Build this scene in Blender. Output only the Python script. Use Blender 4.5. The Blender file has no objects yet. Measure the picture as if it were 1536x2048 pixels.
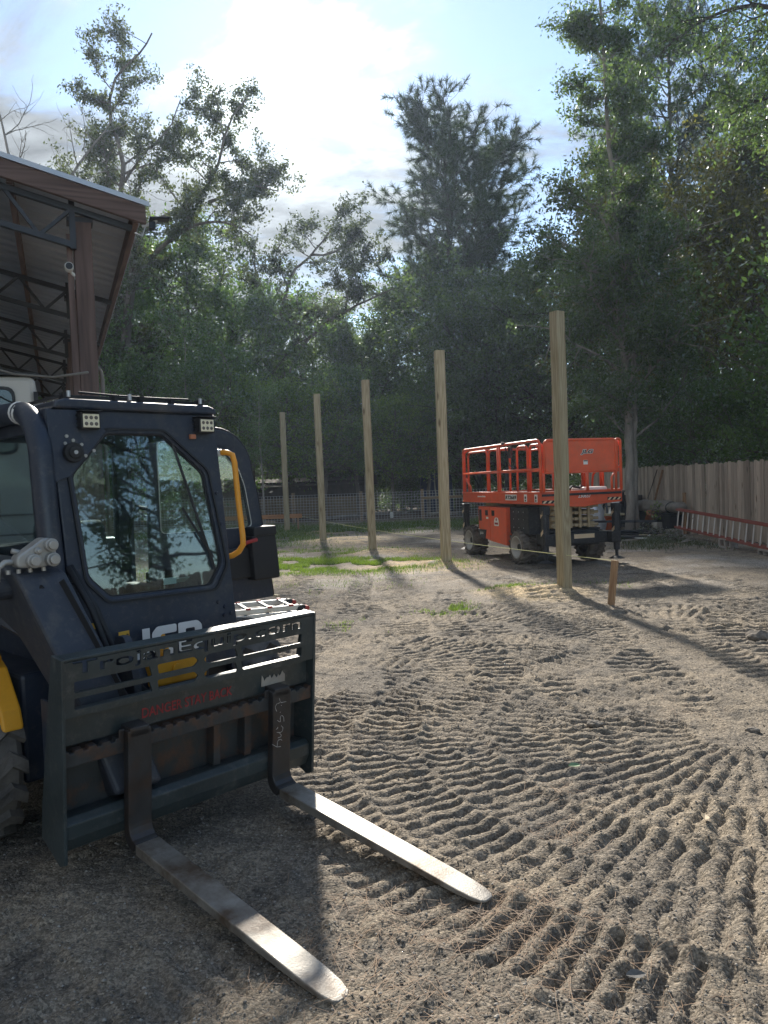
import bpy, bmesh, math, random
import numpy as np
from mathutils import Vector, Matrix
S = bpy.context.scene
COL = S.collection
PI = math.pi
# ------------------------------------------------------------------ camera, sky, sun, exposure
cam_d = bpy.data.cameras.new('camera')
cam_d.sensor_fit = 'VERTICAL'; cam_d.sensor_height = 34.6; cam_d.sensor_width = 25.95
cam_d.lens = 34.6 * 1540 / 2048
cam_d.clip_start = 0.05; cam_d.clip_end = 3000
cam = bpy.data.objects.new('camera', cam_d); COL.objects.link(cam)
PITCH = math.atan(57 / 1540); ROLL = 0.037
cam.matrix_world = (Matrix.Translation((0, 0, 1.64)) @ Matrix.Rotation(PI / 2 - PITCH, 4, 'X')
                    @ Matrix.Rotation(-ROLL, 4, 'Z'))
S.camera = cam
S.view_settings.view_transform = 'Standard'; S.view_settings.look = 'None'
S.view_settings.gamma = 1.0; S.view_settings.exposure = 1.95
S.view_settings.use_curve_mapping = False
S.cycles.max_bounces = 7; S.cycles.diffuse_bounces = 3; S.cycles.glossy_bounces = 3
S.cycles.transmission_bounces = 6; S.cycles.transparent_max_bounces = 10
S.cycles.sample_clamp_indirect = 6.0; S.cycles.volume_bounces = 0
SUN_EL = math.radians(31.5); SUN_AZ = math.radians(6.0)      # azimuth: degrees left of the view axis (+Y)
SUN_DIR = Vector((-math.sin(SUN_AZ) * math.cos(SUN_EL), math.cos(SUN_AZ) * math.cos(SUN_EL), math.sin(SUN_EL)))

def nd(nt, typ, **kw):
    n = nt.nodes.new(typ)
    for k, v in kw.items():
        if k == 'ins':
            for i, val in v.items():
                n.inputs[i].default_value = val
        else:
            setattr(n, k, v)
    return n

def build_world():
    w = bpy.data.worlds.new('World'); S.world = w; w.use_nodes = True
    nt = w.node_tree; nt.nodes.clear(); L = nt.links.new
    out = nd(nt, 'ShaderNodeOutputWorld')
    sky = nd(nt, 'ShaderNodeTexSky'); sky.sky_type = 'NISHITA'; sky.sun_disc = False
    sky.sun_elevation = SUN_EL; sky.sun_rotation = -SUN_AZ
    sky.air_density = 1.0; sky.dust_density = 0.1; sky.ozone_density = 1.5
    bg = nd(nt, 'ShaderNodeBackground', ins={1: 0.058}); L(sky.outputs[0], bg.inputs[0])
    tc = nd(nt, 'ShaderNodeTexCoord'); sep = nd(nt, 'ShaderNodeSeparateXYZ'); L(tc.outputs['Generated'], sep.inputs[0])
    def math_(op, a, b=None, clamp=False):
        n = nd(nt, 'ShaderNodeMath', operation=op); n.use_clamp = clamp
        for i, v in enumerate((a, b)):
            if v is None: continue
            if isinstance(v, (int, float)): n.inputs[i].default_value = v
            else: L(v, n.inputs[i])
        return n.outputs[0]
    zc = math_('ADD', math_('MAXIMUM', sep.outputs[2], 0.0), 0.18)
    cmb = nd(nt, 'ShaderNodeCombineXYZ')
    L(math_('DIVIDE', sep.outputs[0], zc), cmb.inputs[0]); L(math_('DIVIDE', sep.outputs[1], zc), cmb.inputs[1])
    mp = nd(nt, 'ShaderNodeMapping'); mp.inputs['Rotation'].default_value = (0, 0, 0.5)
    mp.inputs['Scale'].default_value = (1.0, 1.5, 1.0); mp.inputs['Location'].default_value = (3.1, 1.7, 0)
    L(cmb.outputs[0], mp.inputs[0])
    n1 = nd(nt, 'ShaderNodeTexNoise', ins={'Scale': 1.15, 'Detail': 9.0, 'Roughness': 0.62, 'Distortion': 0.6}); L(mp.outputs[0], n1.inputs['Vector'])
    n2 = nd(nt, 'ShaderNodeTexNoise', ins={'Scale': 4.5, 'Detail': 6.0, 'Roughness': 0.6, 'Distortion': 0.3}); L(mp.outputs[0], n2.inputs['Vector'])
    # more open blue to the right (+X), as the thin deck of cloud ends there
    cov = math_('SUBTRACT', math_('ADD', n1.outputs[0], math_('MULTIPLY', n2.outputs[0], 0.22)),
                math_('MULTIPLY', math_('ADD', math_('DIVIDE', sep.outputs[0], zc), 0.0), 0.17))
    rmp = nd(nt, 'ShaderNodeMapRange', ins={1: 0.505, 2: 0.68}); rmp.interpolation_type = 'SMOOTHSTEP'; L(cov, rmp.inputs[0])
    # brightness of thin cloud: forward scattering around the sun
    dot = nd(nt, 'ShaderNodeVectorMath', operation='DOT_PRODUCT'); L(tc.outputs['Generated'], dot.inputs[0])
    dot.inputs[1].default_value = SUN_DIR
    dp = math_('MAXIMUM', dot.outputs['Value'], 0.0)
    glow = math_('ADD', math_('MULTIPLY', math_('POWER', dp, 14.0), 0.05), math_('MULTIPLY', math_('POWER', dp, 130.0), 1.3))
    tex = nd(nt, 'ShaderNodeMapRange', ins={1: 0.32, 2: 0.68, 3: 0.50, 4: 1.35}); L(n2.outputs[0], tex.inputs[0])
    cst = math_('MULTIPLY', math_('ADD', glow, 0.128), tex.outputs[0])
    cbg = nd(nt, 'ShaderNodeBackground'); cbg.inputs[0].default_value = (0.86, 0.94, 1.0, 1); L(cst, cbg.inputs[1])
    mix = nd(nt, 'ShaderNodeMixShader'); L(rmp.outputs[0], mix.inputs[0]); L(bg.outputs[0], mix.inputs[1]); L(cbg.outputs[0], mix.inputs[2])
    L(mix.outputs[0], out.inputs[0])
build_world()
sun_d = bpy.data.lights.new('sun', 'SUN'); sun_d.energy = 2.2; sun_d.angle = math.radians(3.2); sun_d.color = (1.0, 0.93, 0.82)
sun = bpy.data.objects.new('sun', sun_d); COL.objects.link(sun)
sun.rotation_euler = SUN_DIR.to_track_quat('Z', 'Y').to_euler()

# ------------------------------------------------------------------ helpers
def tag(o, label=None, cat=None, group=None, kind=None):
    if label: o['label'] = label
    if cat: o['category'] = cat
    if group: o['group'] = group
    if kind: o['kind'] = kind
    return o

def empty(name, loc=(0, 0, 0), rz=0.0, label=None, cat=None, group=None, rot=None):
    o = bpy.data.objects.new(name, None); COL.objects.link(o)
    o.location = loc; o.rotation_euler = rot if rot else (0, 0, rz); o.empty_display_size = 0.2
    return tag(o, label, cat, group)

def link_mesh(name, me, mat, parent=None, bevel=0.0, smooth=False, seg=2):
    o = bpy.data.objects.new(name, me); COL.objects.link(o)
    if mat is not None and not me.materials: me.materials.append(mat)
    if parent is not None: o.parent = parent
    if smooth: me.polygons.foreach_set('use_smooth', [True] * len(me.polygons))
    if bevel:
        b = o.modifiers.new('bevel', 'BEVEL'); b.width = bevel; b.segments = seg; b.limit_method = 'ANGLE'; b.angle_limit = math.radians(40)
    return o

class MB:
    def __init__(s): s.v = []; s.f = []
    def add(s, vs, fs):
        b = len(s.v); s.v += [tuple(p) for p in vs]; s.f += [tuple(i + b for i in f) for f in fs]; return s
    def box(s, c, d, rot=None):
        hx, hy, hz = d[0] / 2, d[1] / 2, d[2] / 2
        P = [Vector((x * hx, y * hy, z * hz)) for z in (-1, 1) for y in (-1, 1) for x in (-1, 1)]
        if rot is not None: P = [rot @ p for p in P]
        c = Vector(c)
        return s.add([p + c for p in P], [(0, 2, 3, 1), (4, 5, 7, 6), (0, 1, 5, 4), (2, 6, 7, 3), (0, 4, 6, 2), (1, 3, 7, 5)])
    def b2(s, a, b):
        return s.box([(a[i] + b[i]) / 2 for i in range(3)], [abs(b[i] - a[i]) for i in range(3)])
    def bar(s, p, q, w, h, up=(0, 0, 1)):
        p, q = Vector(p), Vector(q); d = q - p; L = d.length; d.normalize()
        u = Vector(up)
        if abs(d.dot(u)) > 0.98: u = Vector((1, 0, 0))
        y = u.cross(d).normalized(); z = d.cross(y)
        R = Matrix((d, y, z)).transposed()
        return s.box((p + q) / 2, (L, w, h), R)
    def tube(s, pts, r, n=8, cap=True):
        pts = [Vector(p) for p in pts]; m = len(pts)
        rs = r if isinstance(r, (list, tuple)) else [r] * m
        vs = []; fs = []; prev = None
        for i, p in enumerate(pts):
            a = pts[max(i - 1, 0)]; b = pts[min(i + 1, m - 1)]
            t = (b - a)
            if t.length < 1e-9: t = Vector((0, 0, 1))
            t.normalize()
            if prev is None:
                x = t.orthogonal().normalized()
            else:
                x = (prev - t * prev.dot(t))
                x = x.normalized() if x.length > 1e-6 else t.orthogonal().normalized()
            prev = x; y = t.cross(x)
            for k in range(n):
                a_ = 2 * PI * k / n
                vs.append(p + (x * math.cos(a_) + y * math.sin(a_)) * rs[i])
        for i in range(m - 1):
            for k in range(n):
                k2 = (k + 1) % n
                fs.append((i * n + k, i * n + k2, (i + 1) * n + k2, (i + 1) * n + k))
        if cap:
            fs.append(tuple(range(n - 1, -1, -1))); fs.append(tuple((m - 1) * n + k for k in range(n)))
        return s.add(vs, fs)
    def cyl(s, p, q, r, n=16, r2=None):
        return s.tube([p, q], [r, r if r2 is None else r2], n)
    def prism(s, poly, a, b, fn):
        """poly: 2D list; extruded between w=a and w=b; fn(u, v, w) -> xyz"""
        n = len(poly)
        vs = [fn(u, v, a) for u, v in poly] + [fn(u, v, b) for u, v in poly]
        fs = [tuple(range(n - 1, -1, -1)), tuple(range(n, 2 * n))]
        for i in range(n):
            j = (i + 1) % n; fs.append((i, j, n + j, n + i))
        return s.add(vs, fs)
    def revolve(s, prof, n, axis_fn):
        """prof: list of (r, w); axis_fn(r, ang, w) -> xyz; closed in angle"""
        m = len(prof); vs = []
        for i in range(n):
            a = 2 * PI * i / n
            vs += [axis_fn(r, a, w) for r, w in prof]
        fs = []
        for i in range(n):
            j = (i + 1) % n
            for k in range(m - 1):
                fs.append((i * m + k, j * m + k, j * m + k + 1, i * m + k + 1))
        return s.add(vs, fs)
    def mesh(s, name='mesh'):
        me = bpy.data.meshes.new(name); me.from_pydata([tuple(p) for p in s.v], [], s.f); me.update()
        bm = bmesh.new(); bm.from_mesh(me); bmesh.ops.recalc_face_normals(bm, faces=bm.faces); bm.to_mesh(me); bm.free()
        return me
    def build(s, name, mat, parent=None, bevel=0.0, smooth=False, seg=2):
        return link_mesh(name, s.mesh(name), mat, parent, bevel, smooth, seg)

def np_mesh(name, verts, quads=None, tris=None):
    me = bpy.data.meshes.new(name)
    nv = len(verts); me.vertices.add(nv); me.vertices.foreach_set('co', np.asarray(verts, np.float32).ravel())
    idx = []; starts = []; tot = 0
    parts = []
    if quads is not None and len(quads): parts.append((np.asarray(quads, np.int32), 4))
    if tris is not None and len(tris): parts.append((np.asarray(tris, np.int32), 3))
    for arr, k in parts:
        idx.append(arr.ravel()); starts.append(tot + np.arange(len(arr)) * k); tot += arr.size
    idx = np.concatenate(idx); starts = np.concatenate(starts)
    me.loops.add(len(idx)); me.loops.foreach_set('vertex_index', idx.astype(np.int32))
    me.polygons.add(len(starts)); me.polygons.foreach_set('loop_start', starts.astype(np.int32))
    me.update(calc_edges=True); me.validate()
    return me

def fill2d(loops, depth, res=8):
    """loops: closed 2D outlines (outer and holes, even-odd); returns a mesh, u,v in XY and depth in Z (0..depth)"""
    cu = bpy.data.curves.new('fill', 'CURVE'); cu.dimensions = '2D'; cu.fill_mode = 'BOTH'; cu.extrude = depth / 2
    for lp in loops:
        sp = cu.splines.new('POLY'); sp.points.add(len(lp) - 1)
        for p, q in zip(sp.points, lp): p.co = (q[0], q[1], 0, 1)
        sp.use_cyclic_u = True
    o = bpy.data.objects.new('fill', cu); COL.objects.link(o)
    dg = bpy.context.evaluated_depsgraph_get(); dg.update()
    me = bpy.data.meshes.new_from_object(o.evaluated_get(dg))
    bpy.data.objects.remove(o); bpy.data.curves.remove(cu)
    bm = bmesh.new(); bm.from_mesh(me)
    for v in bm.verts: v.co.z += depth / 2
    bmesh.ops.remove_doubles(bm, verts=bm.verts, dist=1e-5); bmesh.ops.recalc_face_normals(bm, faces=bm.faces)
    bm.to_mesh(me); bm.free(); me.materials.clear()
    return me

def remap(me, fn):
    for v in me.vertices: v.co = fn(v.co.x, v.co.y, v.co.z)
    bm = bmesh.new(); bm.from_mesh(me); bmesh.ops.recalc_face_normals(bm, faces=bm.faces); bm.to_mesh(me); bm.free()
    me.update(); return me

def text_mesh(txt, height, width=None, depth=0.002, bold=0.0, shear=0.0, res=4):
    """flat lettering: left-bottom at 0,0; cap height = height; stretched to width"""
    cu = bpy.data.curves.new('txt', 'FONT'); cu.body = txt; cu.size = 1.0; cu.extrude = 0.5; cu.offset = bold; cu.shear = shear
    cu.resolution_u = res
    o = bpy.data.objects.new('txt', cu); COL.objects.link(o)
    dg = bpy.context.evaluated_depsgraph_get(); dg.update()
    me = bpy.data.meshes.new_from_object(o.evaluated_get(dg))
    bpy.data.objects.remove(o); bpy.data.curves.remove(cu); me.materials.clear()
    xs = [v.co.x for v in me.vertices]; ys = [v.co.y for v in me.vertices]
    x0, x1, y0, y1 = min(xs), max(xs), min(ys), max(ys)
    sy = height / (y1 - y0) if height else 1; sx = (width / (x1 - x0)) if width else sy
    for v in me.vertices: v.co = ((v.co.x - x0) * sx, (v.co.y - y0) * sy, (v.co.z + 0.5) * depth)
    bm = bmesh.new(); bm.from_mesh(me); bmesh.ops.remove_doubles(bm, verts=bm.verts, dist=1e-6)
    bm.to_mesh(me); bm.free(); me.update()
    return me

def mesh_outlines(me):
    """boundary loops of the flat face set at minimal z of a text mesh"""
    bm = bmesh.new(); bm.from_mesh(me)
    zmin = min(v.co.z for v in bm.verts)
    fl = [f for f in bm.faces if all(abs(v.co.z - zmin) < 1e-5 for v in f.verts)]
    fs = set(fl); nxt = {}
    for f in fl:
        for e in f.edges:
            if sum(1 for g in e.link_faces if g in fs) == 1:
                a, b = e.verts; nxt.setdefault(a.index, []).append(b.index); nxt.setdefault(b.index, []).append(a.index)
    bm.verts.ensure_lookup_table(); loops = []; seen = set()
    for st in list(nxt):
        if st in seen: continue
        lp = [st]; seen.add(st); cur = st
        while True:
            c = [k for k in nxt[cur] if k not in seen]
            if not c: break
            cur = c[0]; seen.add(cur); lp.append(cur)
        if len(lp) > 2: loops.append([(bm.verts[i].co.x, bm.verts[i].co.y) for i in lp])
    bm.free(); return loops

def copy_tree(o, parent=None):
    c = o.copy(); COL.objects.link(c); c.parent = parent
    for ch in list(o.children): copy_tree(ch, c)
    return c

# ------------------------------------------------------------------ materials
MAT = {}
def mat(name, col, rough=0.6, metal=0.0, var=0.25, scale=6.0, col2=None, f2=(0.5, 0.65), s2=3.0, bump=0.0, bscale=40.0, detail=5.0, spec=0.5, coat=0.0, stretch=None, rand=0.0, dust=None):
    m = bpy.data.materials.new(name); m.use_nodes = True; nt = m.node_tree; L = nt.links.new
    b = nt.nodes['Principled BSDF']; b.inputs['Roughness'].default_value = rough; b.inputs['Metallic'].default_value = metal
    b.inputs['Specular IOR Level'].default_value = spec; b.inputs['Coat Weight'].default_value = coat
    tc = nd(nt, 'ShaderNodeTexCoord'); vec = tc.outputs['Object']
    if stretch:
        mp = nd(nt, 'ShaderNodeMapping'); mp.inputs['Scale'].default_value = stretch; L(vec, mp.inputs[0]); vec = mp.outputs[0]
    n = nd(nt, 'ShaderNodeTexNoise', ins={'Scale': scale, 'Detail': detail, 'Roughness': 0.6}); L(vec, n.inputs['Vector'])
    mr = nd(nt, 'ShaderNodeMapRange', ins={1: 0.3, 2: 0.7, 3: 1 - var, 4: 1 + var}); L(n.outputs[0], mr.inputs[0])
    mul = nd(nt, 'ShaderNodeMix', data_type='RGBA', blend_type='MULTIPLY'); mul.inputs[0].default_value = 1.0
    mul.inputs[6].default_value = (*col, 1); L(mr.outputs[0], mul.inputs[7]); c = mul.outputs[2]
    if rand:
        oi = nd(nt, 'ShaderNodeObjectInfo')
        r2 = nd(nt, 'ShaderNodeMapRange', ins={1: 0, 2: 1, 3: 1 - rand, 4: 1 + rand}); L(oi.outputs['Random'], r2.inputs[0])
        m2 = nd(nt, 'ShaderNodeMix', data_type='RGBA', blend_type='MULTIPLY'); m2.inputs[0].default_value = 1.0
        L(c, m2.inputs[6]); L(r2.outputs[0], m2.inputs[7]); c = m2.outputs[2]
    if col2:
        n2 = nd(nt, 'ShaderNodeTexNoise', ins={'Scale': s2, 'Detail': 7.0, 'Roughness': 0.65}); L(vec, n2.inputs['Vector'])
        rr = nd(nt, 'ShaderNodeMapRange', ins={1: f2[0], 2: f2[1]}); L(n2.outputs[0], rr.inputs[0])
        mx = nd(nt, 'ShaderNodeMix', data_type='RGBA'); L(rr.outputs[0], mx.inputs[0]); L(c, mx.inputs[6]); mx.inputs[7].default_value = (*col2, 1); c = mx.outputs[2]
    if dust:
        n3 = nd(nt, 'ShaderNodeTexNoise', ins={'Scale': 26.0, 'Detail': 9.0, 'Roughness': 0.75}); L(vec, n3.inputs['Vector'])
        r3 = nd(nt, 'ShaderNodeMapRange', ins={1: 0.52, 2: 0.74, 3: 0.0, 4: dust}); L(n3.outputs[0], r3.inputs[0])
        m3 = nd(nt, 'ShaderNodeMix', data_type='RGBA'); L(r3.outputs[0], m3.inputs[0]); L(c, m3.inputs[6]); m3.inputs[7].default_value = (0.20, 0.175, 0.145, 1); c = m3.outputs[2]
    L(c, b.inputs['Base Color'])
    rv = nd(nt, 'ShaderNodeMapRange', ins={1: 0.3, 2: 0.7, 3: max(rough - 0.12, 0.05), 4: min(rough + 0.12, 1)}); L(n.outputs[0], rv.inputs[0]); L(rv.outputs[0], b.inputs['Roughness'])
    if bump:
        nb = nd(nt, 'ShaderNodeTexNoise', ins={'Scale': bscale, 'Detail': 4.0}); L(vec, nb.inputs['Vector'])
        bp = nd(nt, 'ShaderNodeBump', ins={'Strength': bump, 'Distance': 0.01}); L(nb.outputs[0], bp.inputs['Height']); L(bp.outputs[0], b.inputs['Normal'])
    MAT[name] = m; return m

def wood(name, light, dark, scale=(26, 26, 1.3), rough=0.75, rand=0.15, knots=True):
    m = bpy.data.materials.new(name); m.use_nodes = True; nt = m.node_tree; L = nt.links.new
    b = nt.nodes['Principled BSDF']; b.inputs['Roughness'].default_value = rough; b.inputs['Specular IOR Level'].default_value = 0.25
    tc = nd(nt, 'ShaderNodeTexCoord'); oi = nd(nt, 'ShaderNodeObjectInfo')
    add = nd(nt, 'ShaderNodeVectorMath', operation='ADD'); sc = nd(nt, 'ShaderNodeVectorMath', operation='SCALE')
    cx = nd(nt, 'ShaderNodeCombineXYZ'); 
    for i in range(3): L(oi.outputs['Random'], cx.inputs[i])
    L(cx.outputs[0], sc.inputs[0]); sc.inputs['Scale'].default_value = 37.0
    L(tc.outputs['Object'], add.inputs[0]); L(sc.outputs[0], add.inputs[1])
    mp = nd(nt, 'ShaderNodeMapping'); mp.inputs['Scale'].default_value = scale; L(add.outputs[0], mp.inputs[0])
    # growth rings: distorted noise contours
    n1 = nd(nt, 'ShaderNodeTexNoise', ins={'Scale': 0.35, 'Detail': 2.0, 'Distortion': 0.4}); L(mp.outputs[0], n1.inputs['Vector'])
    ml = nd(nt, 'ShaderNodeMath', operation='MULTIPLY'); ml.inputs[1].default_value = 9.0; L(n1.outputs[0], ml.inputs[0])
    fr = nd(nt, 'ShaderNodeMath', operation='PINGPONG'); fr.inputs[1].default_value = 0.5; L(ml.outputs[0], fr.inputs[0])
    n2 = nd(nt, 'ShaderNodeTexNoise', ins={'Scale': 2.5, 'Detail': 6.0, 'Roughness': 0.7}); L(mp.outputs[0], n2.inputs['Vector'])
    ad = nd(nt, 'ShaderNodeMath', operation='ADD'); L(fr.outputs[0], ad.inputs[0]); L(n2.outputs[0], ad.inputs[1])
    mr = nd(nt, 'ShaderNodeMapRange', ins={1: 0.35, 2: 1.05}); L(ad.outputs[0], mr.inputs[0])
    mx = nd(nt, 'ShaderNodeMix', data_type='RGBA'); L(mr.outputs[0], mx.inputs[0]); mx.inputs[6].default_value = (*dark, 1); mx.inputs[7].default_value = (*light, 1)
    c = mx.outputs[2]
    if knots:
        mk = nd(nt, 'ShaderNodeMapping'); mk.inputs['Scale'].default_value = (5, 5, 1.6); L(add.outputs[0], mk.inputs[0])
        vo = nd(nt, 'ShaderNodeTexVoronoi', ins={'Scale': 1.0}); L(mk.outputs[0], vo.inputs['Vector'])
        kr = nd(nt, 'ShaderNodeMapRange', ins={1: 0.06, 2: 0.17, 3: 0.85, 4: 0.0}); L(vo.outputs['Distance'], kr.inputs[0])
        mk2 = nd(nt, 'ShaderNodeMix', data_type='RGBA'); L(kr.outputs[0], mk2.inputs[0]); L(c, mk2.inputs[6]); mk2.inputs[7].default_value = (dark[0] * .4, dark[1] * .35, dark[2] * .3, 1); c = mk2.outputs[2]
    r2 = nd(nt, 'ShaderNodeMapRange', ins={1: 0, 2: 1, 3: 1 - rand, 4: 1 + rand}); L(oi.outputs['Random'], r2.inputs[0])
    m2 = nd(nt, 'ShaderNodeMix', data_type='RGBA', blend_type='MULTIPLY'); m2.inputs[0].default_value = 1.0
    L(c, m2.inputs[6]); L(r2.outputs[0], m2.inputs[7]); L(m2.outputs[2], b.inputs['Base Color'])
    bp = nd(nt, 'ShaderNodeBump', ins={'Strength': 0.35, 'Distance': 0.004}); L(ad.outputs[0], bp.inputs['Height']); L(bp.outputs[0], b.inputs['Normal'])
    MAT[name] = m; return m

def leaf_mat(name, c_dark, c_light, trans=0.5, gloss=0.06, tb=1.0):
    m = bpy.data.materials.new(name); m.use_nodes = True; nt = m.node_tree; nt.nodes.clear(); L = nt.links.new
    out = nd(nt, 'ShaderNodeOutputMaterial'); geo = nd(nt, 'ShaderNodeNewGeometry'); tc = nd(nt, 'ShaderNodeTexCoord'); oi = nd(nt, 'ShaderNodeObjectInfo')
    n = nd(nt, 'ShaderNodeTexNoise', ins={'Scale': 0.8, 'Detail': 3.0}); L(tc.outputs['Object'], n.inputs['Vector'])
    a = nd(nt, 'ShaderNodeMath', operation='MULTIPLY'); a.inputs[1].default_value = 0.6; L(geo.outputs['Random Per Island'], a.inputs[0])
    s = nd(nt, 'ShaderNodeMath', operation='ADD'); L(a.outputs[0], s.inputs[0]); L(n.outputs[0], s.inputs[1])
    o2 = nd(nt, 'ShaderNodeMath', operation='MULTIPLY_ADD'); o2.inputs[1].default_value = 0.35; L(oi.outputs['Random'], o2.inputs[0]); L(s.outputs[0], o2.inputs[2])
    mr = nd(nt, 'ShaderNodeMapRange', ins={1: 0.5, 2: 1.35}); L(o2.outputs[0], mr.inputs[0])
    mx = nd(nt, 'ShaderNodeMix', data_type='RGBA'); L(mr.outputs[0], mx.inputs[0]); mx.inputs[6].default_value = (*c_dark, 1); mx.inputs[7].default_value = (*c_light, 1)
    df = nd(nt, 'ShaderNodeBsdfDiffuse'); L(mx.outputs[2], df.inputs[0])
    tr = nd(nt, 'ShaderNodeBsdfTranslucent')
    t2 = nd(nt, 'ShaderNodeMix', data_type='RGBA', blend_type='MULTIPLY'); t2.inputs[0].default_value = 1.0; L(mx.outputs[2], t2.inputs[6]); t2.inputs[7].default_value = (1.25 * tb, 1.35 * tb, 0.7 * tb, 1); L(t2.outputs[2], tr.inputs[0])
    m1 = nd(nt, 'ShaderNodeMixShader'); m1.inputs[0].default_value = trans; L(df.outputs[0], m1.inputs[1]); L(tr.outputs[0], m1.inputs[2])
    gl = nd(nt, 'ShaderNodeBsdfGlossy', ins={'Roughness': 0.5}); gl.inputs[0].default_value = (0.9, 0.95, 1, 1)
    fr = nd(nt, 'ShaderNodeFresnel', ins={0: 1.4})
    fm = nd(nt, 'ShaderNodeMath', operation='MULTIPLY'); fm.inputs[1].default_value = gloss * 4; fm.use_clamp = True; L(fr.outputs[0], fm.inputs[0])
    m3 = nd(nt, 'ShaderNodeMixShader'); L(fm.outputs[0], m3.inputs[0]); L(m1.outputs[0], m3.inputs[1]); L(gl.outputs[0], m3.inputs[2])
    L(m3.outputs[0], out.inputs[0]); MAT[name] = m; return m

def glass_mat(name, tint, refl=1.0):
    m = bpy.data.materials.new(name); m.use_nodes = True; nt = m.node_tree; nt.nodes.clear(); L = nt.links.new
    out = nd(nt, 'ShaderNodeOutputMaterial'); t = nd(nt, 'ShaderNodeBsdfTransparent'); t.inputs[0].default_value = (*tint, 1)
    g = nd(nt, 'ShaderNodeBsdfGlossy', ins={'Roughness': 0.02}); g.inputs[0].default_value = (0.9, 0.97, 1, 1)
    fr = nd(nt, 'ShaderNodeFresnel', ins={0: 1.5}); fm = nd(nt, 'ShaderNodeMath', operation='MULTIPLY'); fm.inputs[1].default_value = refl; fm.use_clamp = True
    L(fr.outputs[0], fm.inputs[0]); mx = nd(nt, 'ShaderNodeMixShader'); L(fm.outputs[0], mx.inputs[0]); L(t.outputs[0], mx.inputs[1]); L(g.outputs[0], mx.inputs[2])
    L(mx.outputs[0], out.inputs[0]); MAT[name] = m; return m

mat('veiled_charcoal_paint', (0.019, 0.028, 0.048), 0.42, var=0.18, scale=3, col2=(0.085, 0.082, 0.074), f2=(0.54, 0.85), s2=4, bump=0.05, bscale=200, dust=0.30)  # charcoal paint with the blue of veiling glare put into its colour
mat('arm_paint', (0.036, 0.042, 0.056), 0.5, var=0.2, scale=4, col2=(0.10, 0.095, 0.085), f2=(0.56, 0.8), s2=7, bump=0.05, bscale=160, dust=0.35)
mat('black_rubber_trim', (0.012, 0.013, 0.016), 0.6, var=0.2)
mat('carriage_paint', (0.030, 0.042, 0.045), 0.4, var=0.25, scale=5, col2=(0.11, 0.115, 0.11), f2=(0.56, 0.76), s2=9, bump=0.08, bscale=90, dust=0.30)
mat('carriage_worn', (0.032, 0.036, 0.038), 0.55, var=0.35, scale=9, col2=(0.085, 0.045, 0.028), f2=(0.47, 0.62), s2=7, bump=0.2, bscale=60)
mat('shank_steel', (0.045, 0.044, 0.045), 0.45, metal=0.4, var=0.3, scale=8, col2=(0.075, 0.045, 0.03), f2=(0.5, 0.75), s2=6, bump=0.1, bscale=80)
mat('fork_steel', (0.30, 0.28, 0.25), 0.5, metal=0.45, var=0.25, scale=6, col2=(0.11, 0.075, 0.05), f2=(0.46, 0.64), s2=3.2, bump=0.12, bscale=120)
mat('yellow_paint', (0.72, 0.33, 0.015), 0.45, var=0.15, scale=5, col2=(0.35, 0.20, 0.05), f2=(0.6, 0.8), s2=8)
mat('handle_orange', (0.80, 0.33, 0.02), 0.42, var=0.1, scale=4, col2=(0.4, 0.17, 0.03), f2=(0.66, 0.8), s2=12)
mat('tyre', (0.060, 0.056, 0.052), 0.8, var=0.3, scale=12, col2=(0.17, 0.15, 0.13), f2=(0.42, 0.68), s2=5, bump=0.2, bscale=90)
mat('tyre_dusty', (0.09, 0.08, 0.07), 0.85, var=0.3, scale=12, col2=(0.20, 0.175, 0.15), f2=(0.42, 0.66), s2=6, bump=0.2, bscale=60)
mat('rim_grey', (0.42, 0.41, 0.39), 0.45, metal=0.3, var=0.15, scale=8, col2=(0.16, 0.14, 0.12), f2=(0.55, 0.8), s2=6)
mat('lift_orange', (0.72, 0.105, 0.035), 0.42, var=0.14, scale=3, col2=(0.50, 0.13, 0.06), f2=(0.52, 0.78), s2=4, rand=0.05, dust=0.30)
mat('lift_black', (0.014, 0.016, 0.020), 0.5, var=0.25, scale=6, dust=0.4, col2=(0.06, 0.055, 0.05), f2=(0.6, 0.85), s2=6)
mat('lift_cream', (0.42, 0.33, 0.20), 0.55, var=0.15, scale=4, col2=(0.22, 0.17, 0.11), f2=(0.55, 0.8), s2=5)
mat('white_decal', (0.78, 0.78, 0.76), 0.5, var=0.06)
mat('black_decal', (0.012, 0.012, 0.014), 0.5, var=0.1)
mat('tan_decal', (0.72, 0.55, 0.36), 0.5, var=0.06)
mat('yellow_decal', (0.75, 0.42, 0.05), 0.5, var=0.06)
mat('red_decal', (0.28, 0.025, 0.03), 0.55, var=0.35, scale=30)
mat('chalk', (0.42, 0.42, 0.40), 0.9, var=0.4, scale=80)
mat('galv', (0.45, 0.46, 0.48), 0.42, metal=0.7, var=0.15, scale=4)
mat('alu', (0.62, 0.62, 0.61), 0.36, metal=0.75, var=0.12, scale=6, col2=(0.35, 0.33, 0.3), f2=(0.6, 0.8), s2=8)
mat('alu_cast', (0.40, 0.39, 0.37), 0.45, metal=0.45, var=0.12, scale=14, bump=0.08, bscale=120)
mat('red_plastic', (0.42, 0.035, 0.03), 0.45, var=0.15)
mat('ladder_red', (0.27, 0.075, 0.055), 0.55, var=0.2, scale=5, col2=(0.28, 0.12, 0.09), f2=(0.5, 0.75), s2=4)
mat('concrete', (0.36, 0.34, 0.31), 0.9, var=0.25, scale=14, bump=0.4, bscale=60)
mat('black_plastic', (0.010, 0.013, 0.018), 0.5, var=0.25, scale=5)
mat('tarp_grey', (0.20, 0.185, 0.165), 0.75, var=0.25, scale=9, bump=0.3, bscale=12)
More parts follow.
